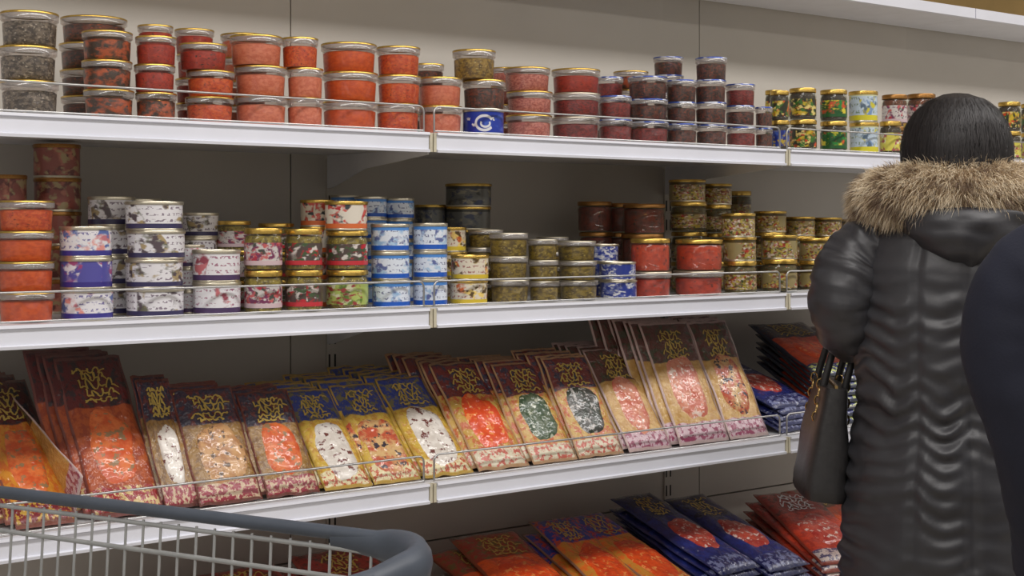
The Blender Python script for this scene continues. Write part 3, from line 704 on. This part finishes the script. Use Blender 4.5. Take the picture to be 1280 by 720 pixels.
# ------------------------------------------------------------------ shopping cart
ex = Vector((0.4545, -0.8907, 0)); ey = Vector((-0.8907, -0.4545, 0)); RZ = 1.09
PB = Vector((0.8090, -0.8870, 0)); Rc = 0.10
LA = 0.66; LB = 0.80     # straight front edge, length of the sides
cart = thing('shopping_cart', 'grey wire shopping cart with blue-grey plastic rim in the left foreground', 'shopping cart')
def CP(a, b, z): p = PB+ex*a+ey*b; return (p.x, p.y, z)   # a along the front edge (0 at corner start), b backwards
def rimpath(z, inset=0.0, n=8):
    pts = []
    for k in range(13): pts.append(CP(-LA+LA*k/12, inset, z))
    for k in range(1, n+1):
        an = PI/2*k/n; pts.append(CP(Rc*math.sin(an)-inset*math.sin(an), Rc-Rc*math.cos(an)+inset*math.cos(an), z))
    for k in range(1, 10): pts.append(CP(Rc-inset, Rc+LB*k/9, z+0.04*k/9))
    pts.append(CP(-LA-Rc+inset, Rc+LB, z+0.04))
    for k in range(1, 10): pts.append(CP(-LA-Rc+inset, Rc+LB-LB*k/9, z+0.04-0.04*k/9))
    for k in range(1, n):
        an = PI/2*k/n; pts.append(CP(-LA-Rc*math.cos(an)+inset*math.cos(an), Rc-Rc*math.sin(an)+inset*math.sin(an), z))
    return pts
MB().tube(rimpath(RZ), 0.0085, 12, True, flat=1.0).build('rim', M['cart_plastic'], cart, 60)
# plastic bumper at the rounded corner
pts = [CP(-0.06, 0, RZ-0.006)]
for k in range(0, 9):
    an = PI/2*k/8; pts.append(CP(Rc*math.sin(an), Rc-Rc*math.cos(an), RZ-0.008))
pts += [CP(Rc, Rc+0.05, RZ-0.008), CP(Rc, Rc+0.12, RZ-0.004)]
MB().tube(pts, 0.014, 12, flat=1.5, rads=[0.008, 0.011, 0.0135, 0.015, 0.016, 0.016, 0.016, 0.016, 0.016, 0.016, 0.014, 0.009]).build('corner_bumper', M['cart_plastic'], cart, 60)
MB().tube(rimpath(RZ-0.017, 0.004), 0.003, 8, True).build('rim_wire', M['cart_wire'], cart, 60)
MB().tube(rimpath(RZ-0.050, 0.007), 0.0032, 8, True).build('band_wire', M['cart_wire'], cart, 60)
MB().tube(rimpath(RZ-0.25, 0.03), 0.003, 8, True).build('band_wire', M['cart_wire'], cart, 60)
MB().tube(rimpath(RZ-0.42, 0.06), 0.0035, 8, True).build('band_wire', M['cart_wire'], cart, 60)
wire_me = MB().tube([(0, 0.004, -0.012), (0, 0.01, -0.1), (0, 0.06, -0.42)], 0.0018, 6).mesh(60)
yaw_c = math.atan2(ex.y, ex.x)
def vw(a, b, extra):
    p = CP(a, b, RZ); link('upright_wire', wire_me, M['cart_wire'], cart, p, (0, 0, yaw_c+extra))
k = 0
# local +y of the wire mesh must lean into the basket: basket lies along ey = ex rotated by -117..: use a mirrored yaw
a = -LA
wire_me = MB().tube([(0, 0.004, -0.012), (0, 0.01, -0.1), (0, 0.06, -0.42)], 0.0018, 6).mesh(60)
base_rot = math.atan2(ey.y, ey.x)-PI/2
while a < 0.001:
    link('upright_wire', wire_me, M['cart_wire'], cart, CP(a, 0, RZ), (0, 0, base_rot)); a += 0.0285
for q in range(1, 6):
    an = PI/2*q/6; link('upright_wire', wire_me, M['cart_wire'], cart, CP(Rc*math.sin(an), Rc-Rc*math.cos(an), RZ), (0, 0, base_rot+an))
sg = MB()
for q in range(28):
    b = Rc+LB*q/27
    for sd in (0, 1):
        aa = Rc if sd == 0 else -LA-Rc; s = -1 if sd == 0 else 1
        sg.tube([CP(aa+s*.004, b, RZ+0.04*q/27-0.01), CP(aa+s*.06, b, RZ-0.42)], 0.0021, 5)
sg.build('side_grid', M['cart_wire'], cart, 60)
bg = MB()
for q in range(16):
    aa = -LA-0.03+(LA+0.06)*q/15; bg.tube([CP(aa, 0.06, RZ-0.42), CP(aa, Rc+LB, RZ-0.42)], 0.0022, 5)
for q in range(6):
    b = 0.08+0.16*q; bg.tube([CP(-LA-0.04, b, RZ-0.424), CP(0.04, b, RZ-0.424)], 0.0022, 5)
bg.build('basket_floor', M['cart_wire'], cart, 60)
fr = MB()
for aa in (-0.03, -LA+0.03):
    fr.tube([CP(aa, 0.18, 0.14), CP(aa, 0.5, 0.17), CP(aa, 0.86, 0.18), CP(aa, Rc+LB+0.02, 0.6), CP(aa, Rc+LB+0.03, RZ+0.05)], 0.012, 8)
    fr.tube([CP(aa, 0.5, 0.17), CP(aa, 0.3, RZ-0.43)], 0.010, 8)
fr.tube([CP(-0.03, 0.3, 0.16), CP(-LA+0.03, 0.3, 0.16)], 0.01, 8)
fr.build('frame', M['cart_wire'], cart, 60)
MB().tube([CP(-LA-0.06, Rc+LB+0.07, RZ+0.06), CP(0.06, Rc+LB+0.07, RZ+0.06)], 0.016, 12).build('handle', M['cart_plastic'], cart, 60)
hs = MB()
for aa in (-0.03, -LA+0.03): hs.tube([CP(aa, Rc+LB+0.03, RZ+0.05), CP(aa, Rc+LB+0.07, RZ+0.06)], 0.012, 8)
hs.build('handle_bracket', M['cart_plastic'], cart, 60)
for aa in (-0.03, -LA+0.03):
    for b in (0.2, 0.86):
        p = CP(aa, b, 0.0625)
        wv = MB().tube([Vector(p)-ex*0.016, Vector(p)+ex*0.016], 0.062, 20).build('wheel', M['rubber'], cart, 40)
        MB().box(-.02, .02, -.012, .012, 0.06, 0.10).build('fork', M['cart_wire'], wv, None, loc=(p[0], p[1], 0.04))

# ------------------------------------------------------------------ people
def evalmesh(o):
    dg = bpy.context.evaluated_depsgraph_get(); me = bpy.data.meshes.new_from_object(o.evaluated_get(dg)); return me
def capsule(bm, a, b, ra, rb, seg=14):
    a, b = Vector(a), Vector(b); d = b-a; L = d.length
    q = Vector((0, 0, 1)).rotation_difference(d.normalized()) if L > 1e-6 else None
    rings = [(-ra, 0.02*ra), (-ra*0.7, ra*0.714), (0, ra), (L, rb), (L+rb*0.7, rb*0.714), (L+rb, 0.02*rb)]
    vs = []
    for (z, r) in rings:
        row = []
        for k in range(seg):
            p = Vector((r*math.cos(2*PI*k/seg), r*math.sin(2*PI*k/seg), z))
            if q: p.rotate(q)
            row.append(bm.verts.new(a+p))
        vs.append(row)
    for i in range(len(vs)-1):
        for k in range(seg):
            l = (k+1) % seg; bm.faces.new((vs[i][k], vs[i][l], vs[i+1][l], vs[i+1][k]))
    bm.faces.new(vs[0][::-1]); bm.faces.new(vs[-1])
def ellipsoid(bm, ctr, r, seg=20):
    mat = Matrix.Translation(ctr) @ Matrix.Diagonal((r[0], r[1], r[2], 1))
    bmesh.ops.create_uvsphere(bm, u_segments=seg, v_segments=14, radius=1.0, matrix=mat)
def hand(bm, wrist, d, up, s=1.0, curl=0.6):
    """palm + four unequal curled fingers and a thumb; d: along the hand, up: back of the hand"""
    wrist = Vector(wrist); d = Vector(d).normalized(); up = Vector(up); up = (up-d*up.dot(d)).normalized(); sd = d.cross(up)
    for k in (-1, -0.33, 0.33, 1): capsule(bm, wrist+sd*0.012*k*s, wrist+d*0.078*s+sd*0.027*k*s, 0.016*s, 0.013*s, 10)
    for k, ln in ((-1, 0.066), (-0.33, 0.078), (0.33, 0.084), (1, 0.074)):
        p = wrist+d*0.085*s+sd*0.028*k*s; dd = d.copy()
        for seg_ in range(3):
            dd = (dd*math.cos(curl)-up*math.sin(curl)).normalized() if seg_ else (dd*math.cos(curl*0.5)-up*math.sin(curl*0.5)).normalized()
            l = ln*s*(0.45, 0.32, 0.23)[seg_]; q = p+dd*l
            capsule(bm, p, q, (0.0092, 0.0085, 0.0078)[seg_]*s, (0.0085, 0.0078, 0.007)[seg_]*s, 8); p = q
    p = wrist+d*0.025*s-sd*0.024*s; t1 = (d*0.6-sd*0.7-up*0.3).normalized(); q = p+t1*0.042*s
    capsule(bm, p, q, 0.013*s, 0.011*s, 8); t2 = (d*0.85-sd*0.25-up*0.45).normalized(); capsule(bm, q, q+t2*0.03*s, 0.0105*s, 0.0085*s, 8)
def body_mesh(H, arms, legx, yaw_head=0.0, sw=1.0):
    """H: height of the head top; arms: list of (shoulder, elbow, wrist, hand direction)"""
    bm = bmesh.new(); hz = H-0.115
    ellipsoid(bm, (0, 0.0, hz+0.02), (0.072, 0.088, 0.095)); ellipsoid(bm, (0, 0.025, hz-0.045), (0.055, 0.06, 0.062))
    capsule(bm, (0, 0.085, hz+0.018), (0, 0.100, hz-0.022), 0.009, 0.014, 8)               # nose
    for s in (-1, 1):
        ellipsoid(bm, (s*0.075, -0.005, hz-0.008), (0.010, 0.020, 0.030), 10)              # ears
        ellipsoid(bm, (s*0.03, 0.074, hz+0.005), (0.013, 0.012, 0.010), 10)                # eyes
    ellipsoid(bm, (0, 0.082, hz-0.055), (0.022, 0.010, 0.008), 10)                          # mouth
    k = H/1.70
    capsule(bm, (0, -0.01, H-0.30), (0, -0.005, hz-0.03), 0.058, 0.052)
    ellipsoid(bm, (0, 0, 1.26*k), (0.165*sw, 0.11, 0.19)); ellipsoid(bm, (0, 0, 1.08*k), (0.135*sw, 0.10, 0.16)); ellipsoid(bm, (0, 0, 0.92*k), (0.165*sw, 0.115, 0.14))
    for s in (-1, 1):
        capsule(bm, (s*0.05, 0, H-0.30), (s*0.15*sw, 0, H-0.345), 0.045, 0.045)
        capsule(bm, (s*0.09, 0, 0.88*k), (s*legx, 0.01, 0.48*k), 0.085, 0.058); capsule(bm, (s*legx, 0.01, 0.48*k), (s*legx, -0.01, 0.09), 0.055, 0.038)
        capsule(bm, (s*legx, -0.025, 0.05), (s*legx, 0.13, 0.035), 0.036, 0.030)
    for (sh, el, wr, hd, up) in arms:
        capsule(bm, sh, el, 0.044, 0.040); capsule(bm, el, wr, 0.041, 0.027); hand(bm, Vector(wr)+Vector(hd).normalized()*0.01, hd, up)
    me = bpy.data.meshes.new('raw'); bm.to_mesh(me); bm.free()
    o = bpy.data.objects.new('raw', me); C.objects.link(o)
    md = o.modifiers.new('r', 'REMESH'); md.mode = 'VOXEL'; md.voxel_size = 0.0075
    sm = o.modifiers.new('s', 'SMOOTH'); sm.factor = 0.5; sm.iterations = 3
    res = evalmesh(o); bpy.data.objects.remove(o)
    res.shade_smooth(); res.materials.clear(); res.materials.append(M['skin']); res.materials.append(M['trousers'])
    hands = [Vector(a[2]) for a in arms]
    for p in res.polygons:
        ct = p.center
        p.material_index = 0 if ((ct.z > H-0.25 and abs(ct.x) < 0.1) or any((ct-h).length < 0.19 and (ct-h).dot(Vector(a[3])) > -0.03 for h, a in zip(hands, arms))) else 1
    return res
def interp(tab, z):
    if z <= tab[0][0]: return tab[0][1:]
    for a, b in zip(tab, tab[1:]):
        if z <= b[0]:
            t = (z-a[0])/(b[0]-a[0]); t = t*t*(3-2*t)*0.5+t*0.5
            return tuple(p+(q-p)*t for p, q in zip(a[1:], b[1:]))
    return tab[-1][1:]
def loft(tab, z0, z1, nz, na, fn=None, caps=True):
    """rings of half widths (a, b) and centre offset (cx, cy) against height"""
    v = []; f = []
    for j in range(nz+1):
        z = z0+(z1-z0)*j/nz; a, b, cx_, cy_ = interp(tab, z)
        for k in range(na):
            an = 2*PI*k/na; d = fn(an, z) if fn else 0.0
            ca, sa = math.cos(an), math.sin(an)
            v.append((cx_+(a+d)*ca, cy_+(b+d)*sa, z))
    for j in range(nz):
        for k in range(na):
            l = (k+1) % na; f.append([j*na+k, j*na+l, (j+1)*na+l, (j+1)*na+k])
    if caps:
        f.append([k for k in range(na)][::-1]); f.append([nz*na+k for k in range(na)])
    return mesh(v, f, 180)
def sleeve(path, rads, n=90, na=36, amp=0.008, freq=52, seed=0.0):
    """puffy sleeve along a smooth path"""
    P = [Vector(p) for p in path]
    def cat(t):
        s = t*(len(P)-1); i = min(int(s), len(P)-2); u = s-i
        p0 = P[max(i-1, 0)]; p1 = P[i]; p2 = P[i+1]; p3 = P[min(i+2, len(P)-1)]
        q = 0.5*((2*p1)+(p2-p0)*u+(2*p0-5*p1+4*p2-p3)*u*u+(3*p1-p0-3*p2+p3)*u**3)
        r = rads[i]+(rads[i+1]-rads[i])*u
        return q, r
    v = []; f = []; prev = None
    pts = [cat(j/n) for j in range(n+1)]
    for j in range(n+1):
        q, r = pts[j]; t = (pts[min(j+1, n)][0]-pts[max(j-1, 0)][0]).normalized()
        x = t.cross(Vector((0, 1, 0.01))).normalized() if prev is None else (prev-t*prev.dot(t)).normalized(); prev = x; y = x.cross(t)
        for k in range(na):
            an = 2*PI*k/na
            d = amp*(noise.noise(Vector((math.cos(an)*1.3+seed, math.sin(an)*1.3, j/n*freq*0.35)))+0.6*noise.noise(Vector((math.cos(an)*2+seed, math.sin(an)*2, j/n*freq*0.8))))
            v.append(q+(x*math.cos(an)+y*math.sin(an))*(r+d))
    for j in range(n):
        for k in range(na):
            l = (k+1) % na; f.append([j*na+k, j*na+l, (j+1)*na+l, (j+1)*na+k])
    f.append(list(range(na))); f.append([n*na+k for k in range(na)][::-1])
    return fixn(mesh(v, f, 180))
def leather(name, col, rough, wr=0.35):
    t = NT(name); v = t.coords(); s = t.vm('MULTIPLY', v, (7.0, 7.0, 22.0))
    n = t.math('ADD', t.noise(s, 1.0, 1, 0.4), t.math('MULTIPLY', t.noise(v, 120, 2), 0.05))
    t.base(t.mix(t.noise(v, 8, 3), col, tuple(x*1.35 for x in col[:3])+(1,)), rough, 0.0)
    t.b.inputs['Specular IOR Level'].default_value = 0.55
    t.bump(n, wr, 0.02); M[name] = t.m
leather('coat_leather', c(50, 50, 54), 0.43, 0.25)
t = NT('navy_cloth'); v = t.coords(); t.base(t.mix(t.noise(v, 12, 3), c(22, 25, 40), c(28, 32, 50)), 0.85); t.bump(t.noise(v, 260, 2), 0.2, 0.002); M['navy_cloth'] = t.m
t = NT('dark_hair'); v = t.coords(); n = t.noise(t.vm('MULTIPLY', v, (130.0, 130.0, 7.0)), 1.0, 3); t.base(t.mix(n, c(24, 22, 23), c(48, 44, 45)), 0.55); t.bump(n, 0.35, 0.003); M['dark_hair'] = t.m
t = NT('fur_strands'); at = t.add('ShaderNodeAttribute'); at.attribute_name = 'Col'
t.base(t.mix(t.math('MULTIPLY', t.noise(t.coords(), 30, 2), 0.1), at.outputs['Color'], c(120, 98, 74)), 0.65); M['fur_strands'] = t.m
plain('fur_base', c(164, 140, 112), 0.9, nscale=40, namp=0.2)

# ---- woman seen from behind
wx, wy = 2.377, -0.533; WY = -math.radians(50.0)
woman = thing('person', 'woman seen from behind in long black leather coat with fur-trimmed hood', 'person', (wx, wy, 0), WY)
armsW = [((-0.175, 0.0, 1.40), (-0.212, -0.03, 1.245), (-0.16, 0.20, 1.27), (0.25, 1, 0.1), (-0.5, 0.2, 0.9)),
         ((0.175, 0.0, 1.40), (0.215, 0.02, 1.17), (0.15, 0.22, 1.25), (-0.25, 1, 0.2), (0.5, 0.2, 0.9))]
link('body', body_mesh(1.70, armsW, 0.09), None, woman)
seams = [(-PI/2+0.08, 0.0), (-PI/2-0.42, 0.0), (-PI/2+0.58, 0.0)]
def coat_fn(an, z):
    d = 0.0; best = 9
    for s, _ in seams:
        da = math.atan2(math.sin(an-s), math.cos(an-s)); best = min(best, abs(da)); d -= 0.006*math.exp(-(da/0.035)**2)
    puff = min(1, best/0.22)**0.7
    ca_, sa_ = math.cos(an), math.sin(an)
    low_ = min(1, max(0.2, (1.40-z)/0.14))
    wv = noise.noise(Vector((ca_*1.6, sa_*1.6, z*5)))
    ph = (z+0.030*puff)*2*PI/0.040+5.0*wv+2.5*noise.noise(Vector((ca_*3, sa_*3, z*11+4)))
    am = max(0.0, 0.55+1.1*noise.noise(Vector((ca_*2.0+7, sa_*2.0, z*9))))
    d += 0.0052*am*math.sin(ph)*(0.3+0.7*puff)*low_
    d += 0.006*noise.noise(Vector((ca_*2.2, sa_*2.2, z*14)))*low_+0.003*noise.noise(Vector((ca_*5, sa_*5, z*45)))*low_
    return d
coat_tab = [(0.50, 0.250, 0.200, 0, 0), (0.75, 0.232, 0.185, 0, 0), (0.93, 0.222, 0.172, 0, -0.005), (1.08, 0.198, 0.150, 0, 0), (1.25, 0.205, 0.150, 0, 0),
            (1.36, 0.203, 0.135, 0, -0.005), (1.42, 0.180, 0.115, 0, -0.01), (1.47, 0.12, 0.095, 0, -0.01), (1.51, 0.07, 0.07, 0, -0.01)]
coat = link('coat', loft(coat_tab, 0.50, 1.51, 260, 150, coat_fn), M['coat_leather'], woman)
link('coat_sleeve', sleeve([(-0.150, -0.01, 1.435), (-0.198, -0.015, 1.375), (-0.222, -0.03, 1.30), (-0.205, 0.01, 1.235), (-0.175, 0.10, 1.25), (-0.16, 0.19, 1.268)], [0.05, 0.076, 0.073, 0.066, 0.055, 0.044], seed=2.0), M['coat_leather'], coat)
link('coat_sleeve', sleeve([(0.150, -0.01, 1.435), (0.198, -0.01, 1.375), (0.22, 0.0, 1.27), (0.215, 0.03, 1.18), (0.175, 0.13, 1.21), (0.15, 0.21, 1.245)], [0.05, 0.076, 0.073, 0.066, 0.055, 0.044], seed=5.0), M['coat_leather'], coat)
# hood hanging down the back: a soft pouch
hv = []; hf = []; nu, nv = 26, 20
for j in range(nv+1):
    s = j/nv                                            # 0 top, 1 bottom tip
    z = 1.485-0.125*s
    half = 0.125*(1-s)**0.7*(1+0.35*s)+0.004
    for i in range(nu+1):
        q = -1+2*i/nu; ed = math.sqrt(max(0, 1-q*q))
        y = -0.092-0.068*ed*math.sin(PI*min(1, 0.25+0.75*s))**0.7 - 0.010*noise.noise(Vector((q*2, s*5, 4)))-0.01
        if j == nv: y = -0.115
        hv.append((half*q+0.012, y+0.02*(1-ed), z-0.02*(1-ed)*(1-s)))
for j in range(nv):
    for i in range(nu): a_ = j*(nu+1)+i; hf.append([a_, a_+1, a_+nu+2, a_+nu+1])
hm = mesh(hv, hf, 180)
hood = link('hood', hm, M['coat_leather'], woman); so = hood.modifiers.new('s', 'SOLIDIFY'); so.thickness = 0.006; so.offset = 0
# fur trim: thick roll along the hood edge, open in front
def furc(t):       # t -1..1 around the back; 0 = middle of the back
    an = -PI/2+t*2.25
    return Vector((0.150*math.cos(an), 0.022+0.118*math.sin(an), 1.504+0.012*math.cos(t*2.2)-0.012*abs(t)**2))
FR = 0.066
base_pts = [furc(-1+2*k/40) for k in range(41)]
trim = MB().tube(base_pts, FR*0.8, 16, rads=[FR*0.8*(0.55+0.45*min(1, min(k, 40-k)/6)) for k in range(41)]).build('fur_trim', M['fur_base'], woman, 180)
fv = []; ff = []; fc = []
r3 = random.Random(3)
for k in range(60000):
    tt = r3.uniform(-1, 1); p = furc(tt); tg = (furc(tt+0.01)-furc(tt-0.01)).normalized()
    a_ = r3.uniform(0, 2*PI); x_ = tg.cross(Vector((0, 0, 1))).normalized(); y_ = x_.cross(tg)
    nn = x_*math.cos(a_)+y_*math.sin(a_)
    taper = 0.55+0.45*min(1, (1-abs(tt))/0.15)
    p0 = p+nn*FR*0.72*taper
    d = (nn*0.9+tg*r3.uniform(-.45, .45)+tg*0.25*math.copysign(1, tt)+Vector((0, 0, -0.35))+Vector((r3.uniform(-.3, .3), r3.uniform(-.3, .3), r3.uniform(-.3, .3)))).normalized()
    L = r3.uniform(0.014, 0.034)+(0.012 if r3.random() < 0.15 else 0); wv_ = d.cross(Vector((r3.uniform(-1, 1), r3.uniform(-1, 1), r3.uniform(-1, 1)))).normalized()*0.00048
    p1 = p0+d*L*0.55+nn*0.004; p2 = p0+d*L+Vector((0, 0, -0.007))
    n0 = len(fv); fv += [p0-wv_, p0+wv_, p1+wv_*0.8, p1-wv_*0.8, p2]; ff += [[n0, n0+1, n0+2, n0+3], [n0+3, n0+2, n0+4]]
    nz = noise.noise(Vector((tt*9, a_*1.6, 2)))*0.75+noise.noise(Vector((tt*34, a_*4, 7)))*0.45+r3.uniform(-.30, .30)+0.12*nn.z
    if nz > 0.12: tip, mid = (255, 246, 226), (236, 218, 186)
    elif nz > -0.22: tip, mid = (232, 214, 182), (196, 172, 138)
    else: tip, mid = (124, 104, 88), (112, 92, 78)
    rt = (150, 126, 100)
    fc += [c(*rt), c(*rt), c(*mid), c(*mid), c(*tip)]
fm = mesh(fv, ff)
ca = fm.color_attributes.new('Col', 'FLOAT_COLOR', 'POINT')
for i_, col_ in enumerate(fc): ca.data[i_].color = col_
fs = link('fur', fm, M['fur_strands'], trim); fs['kind'] = 'stuff'
# hair: smooth dark bob plus loose strands
hair_tab = [(1.520, 0.098, 0.098, 0, -0.010), (1.56, 0.106, 0.108, 0, -0.010), (1.61, 0.107, 0.112, 0, -0.008), (1.65, 0.099, 0.106, 0, -0.006), (1.68, 0.083, 0.09, 0, -0.004), (1.705, 0.058, 0.064, 0, -0.002), (1.717, 0.03, 0.034, 0, 0), (1.721, 0.006, 0.006, 0, 0)]
def hair_fn(an, z): return 0.0022*noise.noise(Vector((math.cos(an)*16, math.sin(an)*16, z*3)))+0.003*noise.noise(Vector((math.cos(an)*4, math.sin(an)*4, z*6)))
hb = loft(hair_tab, 1.520, 1.721, 60, 110, hair_fn)
# leave the face open in front
bm = bmesh.new(); bm.from_mesh(hb)
bmesh.ops.delete(bm, geom=[f_ for f_ in bm.faces if f_.calc_center_median().y > 0.062 and f_.calc_center_median().z < 1.655], context='FACES')
bm.to_mesh(hb); bm.free()
hair = link('hair', hb, M['dark_hair'], woman)
sv = []; sf = []
for k in range(2600):
    an = r3.uniform(0.85*PI, 2.15*PI); z_ = r3.uniform(1.56, 1.71); a_, b_, _, cy_ = interp(hair_tab, z_); n0 = len(sv)
    for q in range(4):
        zz = z_-q*r3.uniform(0.012, 0.02); aa, bb, _, cy2 = interp(hair_tab, max(1.515, zz)); off = 0.002+r3.uniform(0, 0.0025); an2 = an+q*r3.uniform(-.02, .02)
        P_ = Vector(((aa+off)*math.cos(an2), cy2+(bb+off)*math.sin(an2), zz)); tv = Vector((-math.sin(an2), math.cos(an2), 0))*0.0006*(1 if q < 3 else 0.3)
        sv += [P_-tv, P_+tv]
    for q in range(3): sf.append([n0+2*q, n0+2*q+1, n0+2*q+3, n0+2*q+2])
st_ = link('hair_strands', mesh(sv, sf, 180), M['dark_hair'], hair); st_['kind'] = 'stuff'
for s in (-1, 1):
    bt = MB().tube([(s*0.09, -0.012, 0.46), (s*0.09, -0.012, 0.30), (s*0.09, -0.01, 0.12), (s*0.09, 0.0, 0.05)], 0.06, 18, rads=[0.066, 0.063, 0.052, 0.054])
    bt.tube([(s*0.09, -0.05, 0.036), (s*0.09, 0.03, 0.04), (s*0.09, 0.11, 0.034), (s*0.09, 0.165, 0.03)], 0.04, 14, rads=[0.036, 0.04, 0.038, 0.022], flat=0.9)
    bt.build('boot', M['boot'], woman, 60)

# ---- handbag hanging from her forearm (world placement through her frame)
Rw = Matrix.Rotation(WY, 4, 'Z'); 
def wloc(p): q = Rw @ Vector(p); return (q.x+wx, q.y+wy, q.z)
bag = thing('handbag', 'black leather tote bag with gold chain fittings hanging from the woman\'s arm', 'handbag', wloc((-0.275, 0.09, 0.885)), WY+0.12)
bag.rotation_euler = (0.0, 0.10, WY+0.12)
nv_, na_ = 20, 48; v_ = []; f_ = []
for j in range(nv_+1):
    s = j/nv_; z = 0.235*s
    hx = 0.052-0.026*s**1.3; hy = 0.155-0.022*s
    if s < 0.06: hx *= 0.86+2.3*s; hy *= 0.95+0.8*s
    for k in range(na_):
        an = 2*PI*k/na_; ca_, sa_ = math.cos(an), math.sin(an); e = 0.45
        X = hx*math.copysign(abs(ca_)**e, ca_); Y = hy*math.copysign(abs(sa_)**e, sa_)
        X += 0.006*noise.noise(Vector((X*9, Y*9, z*12)))-0.004*math.exp(-(Y/0.008)**2)*(1 if X < 0 else 0)
        v_.append((X, Y, z+(-0.006*math.cos(Y*9) if j == nv_ else 0)))
for j in range(nv_):
    for k in range(na_): l = (k+1) % na_; f_.append([j*na_+k, j*na_+l, (j+1)*na_+l, (j+1)*na_+k])
f_.append(list(range(na_))[::-1]); f_.append([nv_*na_+k for k in range(na_)])
bb_ = link('bag_body', mesh(v_, f_, 50), M['bag_leather'], bag)
MB().box(-0.003, 0.003, -0.125, 0.125, 0.232, 0.2385).build('zip', M['bag_gold'], bb_)
for sx_ in (-1, 1):
    pts = []
    for k in range(17):
        a_ = PI*k/16; pts.append((sx_*0.022+0.03*math.sin(a_), -0.07*math.cos(a_), 0.215+0.155*math.sin(a_)**0.8))
    hd_ = MB().tube(pts, 0.0055, 8, flat=1.4).build('strap', M['bag_leather'], bag, 60)
    for e in (-1, 1):
        lk = MB()
        for q in range(5):
            p = Vector((sx_*(0.031-0.001*q), e*(0.078-0.003*q), 0.165+0.017*q))
            ring = [p+Vector((0.0, math.cos(a2*PI/4)*0.007, math.sin(a2*PI/4)*0.011)) if q % 2 else p+Vector((math.cos(a2*PI/4)*0.007, 0, math.sin(a2*PI/4)*0.011)) for a2 in range(8)]
            lk.tube(ring, 0.0022, 6, True)
        lk.build('chain', M['bag_gold'], bag, 60)

# ---- person in the navy jacket at the right edge
mx_, my_ = 1.972, -1.232; MY = -math.radians(58.0)
man = thing('person', 'person in dark navy jacket cut off by the right edge', 'person', (mx_, my_, 0), MY)
armsM = [((-0.185, 0.0, 1.385), (-0.208, 0.01, 1.13), (-0.195, 0.14, 0.88), (0.1, 0.35, -1), (-1, 0, 0)),
         ((0.185, 0.0, 1.385), (0.208, 0.01, 1.13), (0.195, 0.14, 0.88), (0, 0.3, -1), (1, 0, 0))]
link('body', body_mesh(1.745, armsM, 0.10, sw=1.1), None, man)
jt = [(0.62, 0.225, 0.165, 0, 0), (0.80, 0.215, 0.165, 0, 0), (1.0, 0.198, 0.15, 0, 0), (1.25, 0.212, 0.15, 0, 0), (1.36, 0.215, 0.145, 0, 0), (1.42, 0.19, 0.12, 0, 0), (1.48, 0.12, 0.10, 0, 0), (1.53, 0.075, 0.08, 0, 0)]
def jfn(an, z): return 0.008*noise.noise(Vector((math.cos(an)*2, math.sin(an)*2, z*7)))
jk = link('jacket', loft(jt, 0.62, 1.53, 90, 80, jfn), M['navy_cloth'], man)
for s in (-1, 1):
    link('jacket_sleeve', sleeve([(s*0.125, -0.01, 1.43), (s*0.205, -0.005, 1.378), (s*0.243, 0.0, 1.27), (s*0.208, 0.01, 1.13), (s*0.195, 0.07, 1.0), (s*0.195, 0.13, 0.90)], [0.055, 0.078, 0.080, 0.070, 0.062, 0.052], amp=0.004, freq=26, seed=s*3.0), M['navy_cloth'], jk)
ca2 = [2*PI*k/36 for k in range(36)]
col = MB().tube([Vector((0.138*math.cos(a2), -0.012+0.112*math.sin(a2), 1.500+0.022*math.sin(a2)+0.006*noise.noise(Vector((a2*2, 0, 3))))) for a2 in ca2], 0.040, 16, True,
    rads=[0.040+0.006*max(0, -math.sin(a2))+0.004*noise.noise(Vector((a2*3, 1, 0))) for a2 in ca2]).build('jacket_hood', M['trousers'], jk, 180)
hv2 = []; hf2 = []
for j_ in range(15):
    s2 = j_/14; half = 0.13*(1-s2)**0.55*(1+0.3*s2)+0.003
    for i_ in range(21):
        q = -1+i_/10; ed_ = math.sqrt(max(0, 1-q*q)); hv2.append((half*q, -0.115-0.055*ed_*math.sin(PI*min(1, 0.3+0.7*s2))**0.7+0.02*(1-ed_), 1.50-0.16*s2))
for j_ in range(14):
    for i_ in range(20): a2 = j_*21+i_; hf2.append([a2, a2+1, a2+22, a2+21])
hd2 = link('hood_pouch', mesh(hv2, hf2, 180), M['navy_cloth'], jk); so2 = hd2.modifiers.new('s', 'SOLIDIFY'); so2.thickness = 0.006; so2.offset = 0
htab = [(1.575, 0.066, 0.072, 0, -0.022), (1.60, 0.076, 0.088, 0, -0.014), (1.65, 0.084, 0.10, 0, -0.006), (1.70, 0.072, 0.09, 0, 0), (1.735, 0.045, 0.055, 0, 0), (1.752, 0.006, 0.006, 0, 0)]
hb2 = loft(htab, 1.575, 1.752, 44, 80, hair_fn)
bm = bmesh.new(); bm.from_mesh(hb2)
bmesh.ops.delete(bm, geom=[f2 for f2 in bm.faces if f2.calc_center_median().y > 0.055-(1.70-f2.calc_center_median().z)*0.55 and f2.calc_center_median().z < 1.70], context='FACES'); bm.to_mesh(hb2); bm.free()
link('hair', hb2, M['dark_hair'], man)
for s in (-1, 1):
    MB().tube([(s*0.10, -0.05, 0.036), (s*0.10, 0.03, 0.045), (s*0.10, 0.12, 0.036), (s*0.10, 0.175, 0.032)], 0.04, 14, rads=[0.036, 0.046, 0.042, 0.026]).build('shoe', M['boot'], man, 60)
